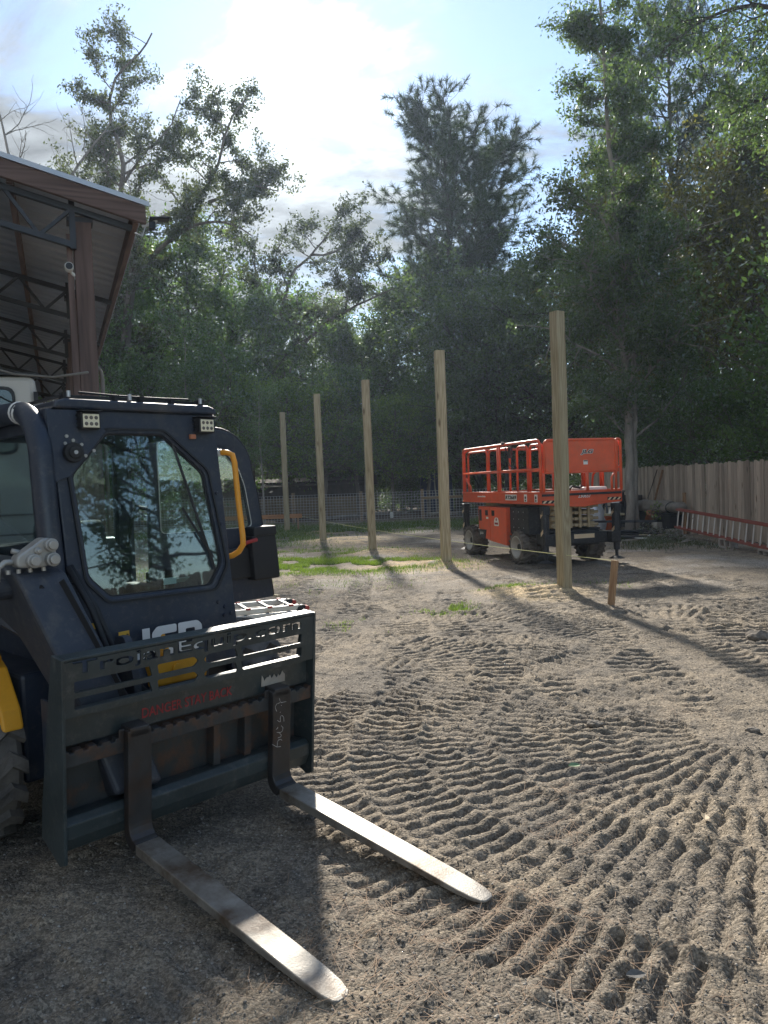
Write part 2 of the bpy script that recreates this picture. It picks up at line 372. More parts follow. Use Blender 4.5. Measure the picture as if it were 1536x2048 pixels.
mat('silver_foil', (0.6, 0.61, 0.63), 0.38, metal=0.55, var=0.2, scale=7, bump=0.9, bscale=14)
mat('pvc', (0.74, 0.74, 0.71), 0.4, var=0.08)
mat('orange_plastic', (0.62, 0.12, 0.03), 0.45, var=0.15)
mat('clay', (0.40, 0.16, 0.09), 0.8, var=0.2)
mat('dark_sheet', (0.028, 0.034, 0.042), 0.4, var=0.2)
mat('roof_steel', (0.42, 0.45, 0.49), 0.4, metal=0.35, var=0.08, scale=2, rand=0.05)
mat('truss_steel', (0.018, 0.022, 0.03), 0.5, var=0.2)
mat('camper_white', (0.66, 0.65, 0.61), 0.4, var=0.05, scale=2)
mat('string', (0.70, 0.72, 0.35), 0.7, var=0.05)
mat('wire', (0.55, 0.55, 0.56), 0.45, metal=0.6, var=0.1)
mat('led', (0.80, 0.74, 0.55), 0.25, var=0.1)
mat('sticker_pale', (0.55, 0.66, 0.66), 0.5, var=0.08)
wood('post_wood', (0.50, 0.435, 0.29), (0.27, 0.215, 0.125))
wood('stake_wood', (0.40, 0.26, 0.15), (0.24, 0.14, 0.08), knots=False)
wood('board_wood', (0.47, 0.24, 0.12), (0.31, 0.14, 0.065), scale=(1.3, 26, 26))
wood('barn_wood', (0.175, 0.118, 0.100), (0.080, 0.056, 0.050), scale=(18, 18, 0.9), rand=0.08, knots=False)
wood('barn_wood_x', (0.175, 0.118, 0.100), (0.080, 0.056, 0.050), scale=(0.9, 18, 18), rand=0.08, knots=False)
wood('barn_wood_y', (0.175, 0.118, 0.100), (0.080, 0.056, 0.050), scale=(18, 0.9, 18), rand=0.08, knots=False)
wood('picket_wood', (0.50, 0.43, 0.36), (0.29, 0.245, 0.20), scale=(30, 30, 1.2), rand=0.34)
wood('old_wood', (0.30, 0.22, 0.14), (0.17, 0.12, 0.08), knots=False)
mat('bark', (0.16, 0.135, 0.115), 0.9, var=0.4, scale=7, col2=(0.30, 0.27, 0.24), f2=(0.5, 0.7), s2=3, bump=0.6, bscale=22, stretch=(1, 1, 0.25))
mat('bark_dark', (0.07, 0.058, 0.05), 0.9, var=0.4, scale=7, bump=0.6, bscale=22, stretch=(1, 1, 0.25))
mat('bark_pale', (0.30, 0.275, 0.24), 0.9, var=0.35, scale=6, col2=(0.13, 0.12, 0.11), f2=(0.48, 0.66), s2=2.5, bump=0.4, bscale=22, stretch=(1, 1, 0.3))
leaf_mat('leaf_oak', (0.050, 0.088, 0.046), (0.150, 0.205, 0.092), tb=1.25)
leaf_mat('leaf_sparse', (0.042, 0.058, 0.034), (0.125, 0.145, 0.080))
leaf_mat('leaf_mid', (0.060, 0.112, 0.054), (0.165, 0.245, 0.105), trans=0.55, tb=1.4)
leaf_mat('leaf_bright', (0.075, 0.130, 0.042), (0.25, 0.33, 0.11), trans=0.6, tb=1.5)  # leaf colour raised to stand in for sunlight on the understorey
leaf_mat('leaf_olive', (0.060, 0.070, 0.022), (0.20, 0.185, 0.065), trans=0.5)
leaf_mat('needle', (0.036, 0.066, 0.036), (0.105, 0.140, 0.068), trans=0.3)
leaf_mat('grass_blade', (0.060, 0.11, 0.022), (0.21, 0.29, 0.06), trans=0.5, gloss=0.12)
leaf_mat('weed_leaf', (0.05, 0.075, 0.03), (0.13, 0.15, 0.07), trans=0.35, gloss=0.12)
glass_mat('cab_glass', (0.84, 0.93, 0.92), 2.2)
glass_mat('clear_glass', (0.90, 0.95, 0.945), 0.8)
glass_mat('dark_glass', (0.30, 0.34, 0.36), 1.5)
# ------------------------------------------------------------------ ground
def vnoise(x, y, seed=0):
    xi = np.floor(x).astype(np.int64); yi = np.floor(y).astype(np.int64); xf = x - xi; yf = y - yi
    def h(a, b):
        n = (a * 374761393 + b * 668265263 + seed * 1442695041) & 0xffffffff
        n = ((n ^ (n >> 13)) * 1274126177) & 0xffffffff
        n = n ^ (n >> 16)
        return (n & 0xffff) / 65535.0
    u = xf * xf * (3 - 2 * xf); v = yf * yf * (3 - 2 * yf)
    return (h(xi, yi) * (1 - u) + h(xi + 1, yi) * u) * (1 - v) + (h(xi, yi + 1) * (1 - u) + h(xi + 1, yi + 1) * u) * v
def fbm(x, y, oct=4, seed=0, gain=0.5):
    s = 0; a = 1; t = 0
    for i in range(oct):
        s = s + a * vnoise(x * 2 ** i + 13.7 * i, y * 2 ** i + 7.1 * i, seed + i); t += a; a *= gain
    return s / t
def sstep(a, b, x):
    t = np.clip((x - a) / (b - a), 0, 1); return t * t * (3 - 2 * t)

# wheel tracks: ('a', cx, cy, R, ang0, ang1, half width, lug pitch, depth) or ('l', x0, y0, x1, y1, half width, pitch, depth)
_r = random.Random(12)
TRACKS = []
for k in range(18):                                   # runs up and down the yard
    x0 = -1.6 + k * .46 + _r.uniform(-.12, .12); a = _r.uniform(-.16, .16); y0 = _r.uniform(11, 15.5); y1 = _r.uniform(4.4, 6.0) if k < 11 else _r.uniform(3.2, 5.0)
    TRACKS.append(('l', x0 + a * 4, y0, x0 - a * 4, y1, .18, .20, _r.uniform(1.0, 1.4)))
TRACKS += [('l', -3.0, 9.0, 2.2, 7.4, .17, .14, .8), ('l', -0.4, 5.0, 3.4, 8.2, .17, .14, .9), ('l', -2.6, 11.6, 2.4, 9.3, .17, .14, .7), ('l', -1.6, 9.3, 4.6, 8.7, .17, .14, .7)]
for cx, cy, rs, a0, a1 in ((0.5, 8.1, (1.25, 1.75), -1.9, 1.7), (-.6, 6.7, (1.1, 1.55), -1.8, 1.0), (3.1, 8.2, (.75, 1.2), .3, 3.7), (6.0, 7.3, (1.35, 2.2, 2.6), 1.9, 4.5), (5.4, 3.2, (1.3, 1.75), 1.6, 4.3)):
    for R_ in rs: TRACKS.append(('a', cx, cy, R_, a0 + _r.uniform(-.2, .2), a1 + _r.uniform(-.2, .2), .20, .21 if cx > 5.5 else .16, 2.0 if cx > 5.5 else 1.2))
TRACKS += [('l', 0.0, 4.75, 2.3, 5.9, .21, .14, 1.1), ('l', -0.3, 4.2, 1.9, 5.15, .20, .14, 1.1)]
for R_ in (2.75, 2.30, .60, 1.86, 1.0, 1.42): TRACKS.append(('a', 2.25, 4.75, R_, 2.5 + _r.uniform(-.2, .2), 5.9 + _r.uniform(-.2, .1), .215, .14, 1.15))
TRACKS += [('l', -1.5, 1.75, -0.4, 2.6, .2, .14, .6), ('l', -1.9, 2.9, -.5, 1.7, .19, .14, .5)]
def ground_z(x, y):
    x = np.asarray(x, float); y = np.asarray(y, float)
    z = 0.05 * (fbm(x * .35, y * .35, 3, 5) - .5) + 0.035 * (fbm(x * 1.5, y * 1.5, 3, 9) - .5)
    near = 1 - sstep(16, 26, np.hypot(x, y))
    wob = fbm(x * 3.1, y * 3.1, 3, 21); wob2 = fbm(x * 9, y * 9, 2, 33)
    for i, t in enumerate(TRACKS):
        if t[0] == 'l':
            _, x0, y0, x1, y1, hw, pitch, dep = t
            L = math.hypot(x1 - x0, y1 - y0); dx, dy = (x1 - x0) / L, (y1 - y0) / L
            s = (x - x0) * dx + (y - y0) * dy; d = -(x - x0) * dy + (y - y0) * dx + 0.12 * np.sin(s * 1.3 + i) ; end = sstep(-.1, .15, s) * (1 - sstep(L - .15, L + .1, s))
        else:
            _, cx, cy, R, a0, a1, hw, pitch, dep = t
            r = np.hypot(x - cx, y - cy); a = np.mod(np.arctan2(y - cy, x - cx) - a0, 2 * PI); d = r - R; s = R * a
            end = sstep(-.1, .15, s) * (1 - sstep(R * (a1 - a0) - .15, R * (a1 - a0) + .1, s))
        m = (1 - sstep(hw * .86, hw * 1.08, np.abs(d) + .05 * (wob - .5))) * end
        berm = np.exp(-((np.abs(d) - hw * 1.15) / (hw * .2)) ** 2) * end
        ph = (s + .08 * np.abs(np.mod(d + hw, hw) - hw * .5) * 2 + .045 * (wob - .5) + .015 * (wob2 - .5)) / (pitch * .70)
        lug = sstep(.28, .52, np.abs(np.mod(ph, 1) - .5) * 2 + .15 * (wob2 - .5))
        brk = sstep(.36, .62, fbm(x * 1.9 + i * 5, y * 1.9, 3, 50 + i)) * .5 + .5
        z = z * (1 - .85 * m) + m * ((lug * (.8 + .4 * wob2) - .55) * .028 * brk - .008) * dep + berm * .012 * dep * wob
    z = z + near * (.014 * (fbm(x * 6, y * 6, 3, 70) - .5) + .014 * (fbm(x * 17, y * 17, 2, 80) - .5) + .012 * (vnoise(x * 42, y * 42, 90) - .5))
    # soft loose dirt and crumbs
    cl = fbm(x * 11, y * 11, 2, 95); z = z + near * .014 * sstep(.62, .82, cl)
    # spoil around the post holes, a small heap at the right
    for px_, py_, a_, r_ in ((2.5, 10.75, .09, .32), (1.95, 11.0, .09, .5), (1.17, 14.85, .10, .4), (.5, 15.2, .04, .8), (-.29, 18, .10, .45), (.3, 18.3, .05, .7), (-1.76, 22, .08, .9), (-.9, 22.6, .08, .9), (-3.4, 27.4, .06, .8), (4.05, 7.55, .14, .16), (4.3, 7.4, .08, .22)):
        z = z + a_ * np.exp(-((x - px_) ** 2 + (y - py_) ** 2) / r_ ** 2) * (.6 + .8 * wob)
    return z + .5 * sstep(60, 200, y) * 0

def spaced(lo, hi, fn):
    v = [lo]
    while v[-1] < hi: v.append(v[-1] + fn(v[-1]))
    return np.array(v)
ys = spaced(1.2, 45, lambda y: min(max(.0105, .0031 * y), .4)); ys = np.concatenate([[-200, -120, -40, -12, -4, -1, .3, .8], ys, spaced(46, 380, lambda y: y * .12)])
xc = spaced(-5.2, 6.2, lambda x: .0215 if -3.2 < x < 4.4 else .034)
xr = spaced(6.25, 300, lambda x: (x - 5.9) * .14 + .05); xl = -spaced(5.25, 300, lambda x: (x - 4.9) * .14 + .05)[::-1]
xs = np.concatenate([xl, xc, xr])
GX, GY = np.meshgrid(xs, ys)
GZ = ground_z(GX.ravel(), GY.ravel())
far = sstep(30, 60, np.hypot(GX.ravel(), GY.ravel())); GZ = GZ * (1 - far)
nx, ny = len(xs), len(ys)
ii = (np.arange(ny - 1)[:, None] * nx + np.arange(nx - 1)[None, :]).ravel()
me = np_mesh('ground', np.stack([GX.ravel(), GY.ravel(), GZ], 1), quads=np.stack([ii, ii + 1, ii + nx + 1, ii + nx], 1))
def ground_material():
    m = bpy.data.materials.new('ground_soil'); m.use_nodes = True; nt = m.node_tree; L = nt.links.new
    b = nt.nodes['Principled BSDF']; b.inputs['Roughness'].default_value = .92; b.inputs['Specular IOR Level'].default_value = .2
    tc = nd(nt, 'ShaderNodeTexCoord'); P = tc.outputs['Object']
    def noise(sc, det=6, rough=.6, dist=0.0):
        n = nd(nt, 'ShaderNodeTexNoise', ins={'Scale': sc, 'Detail': det, 'Roughness': rough, 'Distortion': dist}); L(P, n.inputs['Vector']); return n.outputs[0]
    def rng_(v, a, b_, c=0., d=1.):
        r = nd(nt, 'ShaderNodeMapRange', ins={1: a, 2: b_, 3: c, 4: d}); L(v, r.inputs[0]); return r.outputs[0]
    def mixc(f, a, b_):
        x = nd(nt, 'ShaderNodeMix', data_type='RGBA')
        L(f, x.inputs[0])
        for i, v in ((6, a), (7, b_)):
            if isinstance(v, tuple): x.inputs[i].default_value = (*v, 1)
            else: L(v, x.inputs[i])
        return x.outputs[2]
    def math_(op, a, b_):
        n = nd(nt, 'ShaderNodeMath', operation=op); n.use_clamp = True
        for i, v in enumerate((a, b_)):
            if isinstance(v, (int, float)): n.inputs[i].default_value = v
            else: L(v, n.inputs[i])
        return n.outputs[0]
    sand = (.30, .248, .185); grav = (.120, .106, .090); grey = (.192, .166, .136)
    c = mixc(rng_(noise(.9, 7, .65, .5), .38, .62), grey, sand)
    c = mixc(rng_(noise(3.2, 8, .7), .50, .66), c, grav)
    c = mixc(rng_(noise(60, 4, .7), .45, .75, 0, .55), c, (.062, .058, .053))
    c = mixc(rng_(noise(95, 3, .7), .60, .72, 0, .75), c, (.33, .295, .25))
    # pale dry sand drifts further off
    sep = nd(nt, 'ShaderNodeSeparateXYZ'); L(P, sep.inputs[0])
    dry = math_('MULTIPLY', rng_(noise(.55, 6, .6, .4), .50, .62), rng_(sep.outputs[1], 9, 14))
    c = mixc(dry, c, (.33, .30, .265))
    # sawdust-coloured fresh sand thrown up at the post holes
    for X, Y, R in ((2.1, 10.95, 1.0), (.75, 15.1, 1.5), (.2, 18.4, 1.3), (-1.1, 22.6, 1.8), (-2.7, 26.9, 1.5)):
        vd = nd(nt, 'ShaderNodeVectorMath', operation='DISTANCE'); L(P, vd.inputs[0]); vd.inputs[1].default_value = (X, Y, 0)
        f = math_('MULTIPLY', rng_(vd.outputs['Value'], R * .5, R, 1, 0), rng_(noise(4.5, 6, .7), .38, .54))
        c = mixc(f, c, (.54, .415, .255))
    # leaf litter under the trees
    lit = math_('MULTIPLY', rng_(sep.outputs[1], 34, 37), 1.0)
    litc = mixc(rng_(noise(5, 6, .7), .4, .6), (.075, .058, .045), (.19, .145, .105))
    c = mixc(lit, c, litc)
    v1 = nd(nt, 'ShaderNodeTexVoronoi', ins={'Scale': 85.0}); L(P, v1.inputs['Vector']); v2 = nd(nt, 'ShaderNodeTexVoronoi', ins={'Scale': 190.0}); L(P, v2.inputs['Vector'])
    for v_, lo_, hi_ in ((v1, .62, 1.38), (v2, .70, 1.30)):
        sx = nd(nt, 'ShaderNodeSeparateXYZ'); L(v_.outputs['Color'], sx.inputs[0]); k = rng_(sx.outputs[0], 0, 1, lo_, hi_)
        mm = nd(nt, 'ShaderNodeMix', data_type='RGBA', blend_type='MULTIPLY'); mm.inputs[0].default_value = 1.0; L(c, mm.inputs[6]); L(k, mm.inputs[7]); c = mm.outputs[2]
    L(c, b.inputs['Base Color'])
    bn = nd(nt, 'ShaderNodeBump', ins={'Strength': .65, 'Distance': .012}); L(noise(38, 8, .75), bn.inputs['Height'])
    bn2 = nd(nt, 'ShaderNodeBump', ins={'Strength': .5, 'Distance': .006}); L(noise(150, 3, .7), bn2.inputs['Height']); L(bn.outputs[0], bn2.inputs['Normal']); bn3 = nd(nt, 'ShaderNodeBump', ins={'Strength': .8, 'Distance': .006}); bn3.invert = True; L(v1.outputs['Distance'], bn3.inputs['Height']); L(bn2.outputs[0], bn3.inputs['Normal']); L(bn3.outputs[0], b.inputs['Normal'])
    return m
g = link_mesh('ground', me, ground_material(), smooth=True); tag(g, 'sandy grey dirt yard pressed with wheel tracks', 'ground', kind='structure')

rg = np.random.default_rng(4)
def hgt(x, y): return ground_z(np.asarray(x, float), np.asarray(y, float))

def scatter_stones(n, seed, rmin, rmax, name, mt, label, area):
    r = np.random.default_rng(seed)
    d = area[0] * (area[1] / area[0]) ** r.random(n); ang = r.uniform(-.62, .62, n)
    x = d * np.sin(ang); y = d * np.cos(ang); z = hgt(x, y)
    base = np.array([(1, 0, 0), (-1, 0, 0), (0, 1, 0), (0, -1, 0), (0, 0, 1), (0, 0, -1)], float)
    tri = np.array([(0, 2, 4), (2, 1, 4), (1, 3, 4), (3, 0, 4), (2, 0, 5), (1, 2, 5), (3, 1, 5), (0, 3, 5)])
    s = (rmin * (rmax / rmin) ** (r.random(n) ** 2.2))[:, None, None] * r.uniform(.6, 1.25, (n, 6, 1)) * np.array([1, 1, .7])
    V = base[None] * s; a = r.uniform(0, 2 * PI, n); ca, sa = np.cos(a)[:, None], np.sin(a)[:, None]
    V = np.stack([V[..., 0] * ca - V[..., 1] * sa, V[..., 0] * sa + V[..., 1] * ca, V[..., 2]], -1)
    V += np.stack([x, y, z + s.mean((1, 2)) * .25], -1)[:, None, :]
    T = tri[None] + (np.arange(n) * 6)[:, None, None]
    o = link_mesh(name, np_mesh(name, V.reshape(-1, 3), tris=T.reshape(-1, 3)), mt, smooth=False); tag(o, label, 'gravel', kind='stuff'); return o
mat('stone_dark', (.15, .135, .118), .9, var=.35, scale=8); mat('stone_pale', (.34, .31, .27), .85, var=.3, scale=5)
scatter_stones(32000, 11, .0018, .009, 'crumbs', MAT['stone_dark'], 'dark crumbs of soil and gravel over the yard', (1.8, 13))
scatter_stones(19000, 12, .0018, .009, 'gravel', MAT['stone_pale'], 'small pale pebbles strewn over the yard', (1.8, 12))

def scatter_needles():
    r = np.random.default_rng(8); n = 5200
    cl = [(-.1, 2.75, .22, 380), (.45, 2.78, .16, 520), (.05, 2.15, .25, 300), (.65, 2.4, .25, 260), (-.4, 2.05, .2, 160), (.75, 3.5, .08, 60), (.85, 3.9, .1, 60), (1.05, 3.0, .7, 160), (.8, 4.4, 1.2, 160), (1.4, 2.1, .4, 160), (2.0, 5.2, .15, 60)]
    P = np.concatenate([r.normal((a, b), s, (k, 2)) for a, b, s, k in cl]); n = len(P)
    a = r.uniform(0, PI, n); L = r.uniform(.03, .11, n); dx, dy = np.cos(a) * L, np.sin(a) * L; w = r.uniform(.0005, .0010, n)
    z0 = hgt(P[:, 0] - dx / 2, P[:, 1] - dy / 2) + r.uniform(.002, .014, n); z1 = hgt(P[:, 0] + dx / 2, P[:, 1] + dy / 2) + r.uniform(.002, .018, n)
    nx_, ny_ = -np.sin(a) * w, np.cos(a) * w
    V = np.stack([np.stack([P[:, 0] - dx / 2 - nx_, P[:, 1] - dy / 2 - ny_, z0], -1), np.stack([P[:, 0] - dx / 2 + nx_, P[:, 1] - dy / 2 + ny_, z0], -1),
                  np.stack([P[:, 0] + dx / 2 + nx_, P[:, 1] + dy / 2 + ny_, z1], -1), np.stack([P[:, 0] + dx / 2 - nx_, P[:, 1] + dy / 2 - ny_, z1], -1)], 1)
    Q = np.arange(n * 4).reshape(n, 4)
    o = link_mesh('pine_needles', np_mesh('pine_needles', V.reshape(-1, 3), quads=Q), mat('needle_dry', (.27, .18, .115), .8, var=.3, scale=9)); tag(o, 'dry brown pine needles and straw around the fork tips', 'pine needles', kind='stuff')
scatter_needles()

def grass_patch(spec, seed, name, label, hscale=1.0, mt='grass_blade'):
    """spec: (x, y, rx, ry, n)"""
    r = np.random.default_rng(seed); X = []; Y = []
    for x, y, rx, ry, n in spec:
        t = r.normal(0, .5, (n * 2, 2)); X_ = x + t[:, 0] * rx; Y_ = y + t[:, 1] * ry
        keep = fbm(X_ * 1.6, Y_ * 1.6, 3, 3) > .44; X.append(X_[keep][:n]); Y.append(Y_[keep][:n])
    X = np.concatenate(X); Y = np.concatenate(Y); n = len(X); Z = hgt(X, Y)
    a = r.uniform(0, 2 * PI, n); h = r.uniform(.03, .10, n) * hscale; w = r.uniform(.004, .009, n) * hscale ** .5; l = r.uniform(.2, .9, n) * h
    dx, dy = np.cos(a), np.sin(a); b = r.uniform(0, 2 * PI, n); lx, ly = np.cos(b) * l, np.sin(b) * l
    V = np.stack([np.stack([X - dx * w, Y - dy * w, Z - .005], -1), np.stack([X + dx * w, Y + dy * w, Z - .005], -1), np.stack([X + lx, Y + ly, Z + h], -1)], 1)
    o = link_mesh(name, np_mesh(name, V.reshape(-1, 3), tris=np.arange(n * 3).reshape(n, 3)), MAT[mt]); tag(o, label, 'grass', kind='stuff')
grass_patch([(-1.6, 15.9, 2.2, 1.5, 22000), (-.1, 15.3, 1.4, 1.0, 7000), (-3.0, 16.2, 1.8, 1.5, 9000), (-3.6, 20, 2.0, 2.0, 5000), (-1.0, 18.8, 1.6, 1.4, 1800)], 1, 'grass', 'sunlit bright green grass patch before the third post', .75)
grass_patch([(-4.5, 24.5, 2.2, 2.5, 12000), (-2.5, 28.5, 5, 2.5, 26000), (3.0, 29.5, 5, 3, 26000), (-6, 30, 4, 4, 12000)], 2, 'far_grass', 'thin shaded green grass in front of the wire fence', 1.2)
grass_patch([(.75, 9.9, .32, .45, 900), (-.3, 8.9, .5, .4, 250), (-.9, 12.5, 1.5, 1, 500), (1.8, 11.3, .5, .3, 500), (2.8, 11.7, 1, .5, 300)], 3, 'grass_tufts', 'small sparse grass tufts in the dirt between the posts and loader', .55)
grass_patch([(6.4, 18.6, .9, .8, 3500), (6.9, 19.0, .5, .6, 2000), (7.1, 17.2, .4, 1.0, 700), (5.9, 17.2, .8, .8, 700)], 5, 'weeds', 'dull green low weeds in front of the cinder blocks', 1.0, 'weed_leaf')

# single fallen leaves
def ground_leaf(x, y, rz, L, col, label, tilt=.25):
    b = MB(); n = 7; up = []; 
    vs = []; fs = []
    for i in range(n):
        t = i / (n - 1); w = L * .26 * math.sin(PI * min(t * .93 + .05, 1)); zz = L * .18 * (t - .5) ** 2
        vs += [(L * (t - .5), -w, zz + w * .35), (L * (t - .5), 0, zz), (L * (t - .5), w, zz + w * .35)]
    for i in range(n - 1):
        for k in range(2): fs.append((i * 3 + k, (i + 1) * 3 + k, (i + 1) * 3 + k + 1, i * 3 + k + 1))
    b.add(vs, fs); o = b.build('fallen_leaf', col); o.location = (x, y, float(hgt([x], [y])[0]) + .012); o.rotation_euler = (tilt, .1, rz); tag(o, label, 'leaf', 'fallen leaves')
ground_leaf(1.03, 4.32, .4, .085, mat('leaf_green_fallen', (.16, .26, .12), .5, var=.1), 'fresh green fallen leaf on the tracked dirt right of the forks')
ground_leaf(.755, 2.42, .2, .07, mat('leaf_grey_fallen', (.15, .145, .14), .9, var=.3, scale=40, spec=.1), 'grey curled dry leaf on the dirt near the bottom right corner')
ground_leaf(1.45, 3.55, 1.2, .075, mat('leaf_tan_fallen', (.45, .36, .24), .6, var=.2), 'tan dry leaf on the right side of the near dirt')
def dirt_clod(x, y, s, label, seed):
    r = random.Random(seed); bm = bmesh.new(); bmesh.ops.create_icosphere(bm, subdivisions=3, radius=s)
    for v in bm.verts:
        p = v.co.normalized(); k = .72 + .5 * float(fbm(np.array([p.x * 2.3 + seed]), np.array([p.y * 2.3 + p.z * 1.7]), 3, seed)[0]); v.co = Vector((p.x * s * k * 1.5, p.y * s * k * 1.2, p.z * s * k * .8))
    me = bpy.data.meshes.new('dirt_clod'); bm.to_mesh(me); bm.free()
    o = link_mesh('dirt_clod', me, mat('clod' + str(seed), (.17, .148, .125), .95, var=.4, scale=25, bump=.8, bscale=60)); o.location = (x, y, float(hgt([x], [y])[0]) + s * .2); tag(o, label, 'clod', 'dirt clods')
dirt_clod(3.60, 7.45, .085, 'large dark clod of dirt at the right edge by the curved track', 3)
dirt_clod(1.33, 5.0, .035, 'small dark clod of dirt in the middle of the tracked yard', 4)
dirt_clod(2.25, 4.75, .03, 'dark lump of dirt at the right in the tracked yard', 5)
# ------------------------------------------------------------------ compact loader (local x forward, y to its left, z up)
LO = empty('skid_steer_loader', (-.902, 3.554, 0), -.7764, 'charcoal, glare-tinted single-arm skid steer loader with its side door swung open', 'loader')
NV, AP, BT = MAT['veiled_charcoal_paint'], MAT['arm_paint'], MAT['black_rubber_trim']
def fx(z): return -.47 - .13 * (z - .75) / 1.33          # sloping front of the cab
def arc(cx, cy, r, a0, a1, n=6): return [(cx + r * math.cos(a0 + (a1 - a0) * i / n), cy + r * math.sin(a0 + (a1 - a0) * i / n)) for i in range(n + 1)]
def soft(poly, r, n=4):
    out = []; m = len(poly)
    for i in range(m):
        p, a, b = Vector(poly[i]), Vector(poly[i - 1]), Vector(poly[(i + 1) % m])
        u, w = (a - p), (b - p); k = min(r, u.length * .45, w.length * .45); u.normalize(); w.normalize(); s, e = p + u * k, p + w * k
        for j in range(n + 1):
            t = j / n; q = s * (1 - t) ** 2 + p * 2 * t * (1 - t) + e * t * t; out.append((q.x, q.y))
    return out
OCT = [(-.09, 1.945), (.22, 1.945), (.455, 1.737), (.515, 1.235), (.435, 1.115), (-.15, 1.125), (-.25, 1.235), (-.285, 1.737)]
OUT = [(-.37, 2.06), (.555, 2.06), (.575, .70), (-.34, .70)]
# front panel with its eight-sided opening
me = fill2d([OUT, soft(OCT, .025)], .05); remap(me, lambda u, v, w: Vector((fx(v) - .05 + w, u, v)))
link_mesh('cab_front_panel', me, NV, LO, .008)
c0 = (.115, 1.53)
ring_o = [((u - c0[0]) * 1.075 + c0[0], (v - c0[1]) * 1.07 + c0[1]) for u, v in OCT]
me = fill2d([soft(ring_o, .03), soft([((u - c0[0]) * 1.05 + c0[0], (v - c0[1]) * 1.045 + c0[1]) for u, v in OCT], .03)], .012); remap(me, lambda u, v, w: Vector((fx(v) + .001 + w, u, v)))
wd = link_mesh('windscreen_frame', me, BT, LO)
ring_g = [((u - c0[0]) * .982 + c0[0], (v - c0[1]) * .982 + c0[1]) for u, v in OCT]
me = fill2d([soft(OCT, .025), soft(ring_g, .025)], .02); remap(me, lambda u, v, w: Vector((fx(v) - .034 + w, u, v))); link_mesh('windscreen_seal', me, BT, wd)
me = fill2d([soft(OCT, .05)], .005); remap(me, lambda u, v, w: Vector((fx(v) - .026 + w, u, v))); link_mesh('windscreen', me, MAT['cab_glass'], LO)
b = MB(); b.bar((fx(1.9) - .012, .28, 1.90), (fx(1.2) - .012, .47, 1.20), .018, .012); b.bar((fx(1.55) - .008, .30, 1.55), (fx(1.25) - .008, .46, 1.27), .012, .010); b.build('wiper', BT, wd)
# cab roof, sides, rear
b = MB(); b.prism([(-.36, 2.06), (.56, 2.06), (.55, 2.095), (.50, 2.11), (-.30, 2.11), (-.35, 2.095)], -1.75, -.57, lambda u, v, w: (w, u, v)); rf = b.build('cab_roof', NV, LO, .012)
b = MB(); b.b2((-1.7, -.30, 2.118), (-.62, -.285, 2.133)); b.b2((-.635, -.30, 2.118), (-.62, .50, 2.133)); b.b2((-1.7, .49, 2.118), (-.62, .505, 2.133))
for y in (-.28, -.02, .12, .3, .48): b.b2((-.66, y - .012, 2.105), (-.60, y + .012, 2.143))
b.tube([(-.64, -.20, 2.15), (-.64, .02, 2.143), (-.64, .2, 2.142), (-.64, .42, 2.145)], .006, 6); b.build('roof_rack', BT, rf)
for y in (-.27, .05, .47):
    b = MB(); b.cyl((-.60, y, 2.12), (-.60, y, 2.15), .010, 8); b.build('rack_bolt', MAT['galv'], rf)
def side_loop(x0, x1, z0, z1, r): return soft([(x0, z0), (x1, z0), (x1, z1), (x0, z1)], r)
for y, nm in ((-.375, 'cab_side_panel'), (.545, 'cab_door_frame')):
    outer = [(-1.75, .62), (-.49, .62), (-.60, 2.06), (-1.75, 2.06)]
    hole = soft([(-1.62, 1.06), (-.62, 1.06), (-.69, 1.95), (-1.62, 1.95)], .09) if y < 0 else soft([(-1.60, .75), (-.60, .75), (-.68, 1.95), (-1.60, 1.95)], .12)
    me = fill2d([outer, hole], .03); remap(me, lambda u, v, w, y=y: Vector((u, y - .015 + w, v))); sp = link_mesh(nm, me, NV, LO, .005)
    if y < 0:
        me = fill2d([hole], .005); remap(me, lambda u, v, w, y=y: Vector((u, y + w, v))); link_mesh('side_window', me, MAT['clear_glass'], LO)
me = fill2d([[(-.37, .62), (.555, .62), (.555, 2.06), (-.37, 2.06)], side_loop(-.33, .51, .98, 1.97, .06)], .03); remap(me, lambda u, v, w: Vector((-1.78 + w, u, v))); rp = link_mesh('cab_rear_panel', me, NV, LO)
me = fill2d([side_loop(-.33, .51, .98, 1.97, .06)], .005); remap(me, lambda u, v, w: Vector((-1.767 + w, u, v))); link_mesh('rear_window', me, MAT['clear_glass'], rp)
b = MB(); b.b2((-1.74, -.35, .55), (-.55, .53, .70)); b.build('cab_floor', BT, LO)
# roll bar at the right front corner
pts = [(-1.85, -.425, 1.98), (-1.5, -.425, 2.045), (-1.0, -.425, 2.062), (-.82, -.425, 2.055)] + [(-.82 + .24 * math.sin(a), -.425, 1.815 + .24 * math.cos(a)) for a in (.25, .5, .75, 1.0, 1.25, 1.45)] + [(-.56, -.425, 1.60), (-.515, -.42, 1.2), (-.48, -.41, .78)]
b = MB(); b.tube(pts, .055, 16); rb = b.build('roll_bar', NV, LO, smooth=True)
b = MB(); b.tube([(-.815, -.425, 2.054), (-.795, -.425, 2.051)], .057, 16); b.tube([(-.775, -.425, 2.047), (-.755, -.425, 2.041)], .057, 16); b.build('white_band', MAT['white_decal'], rb, smooth=True)
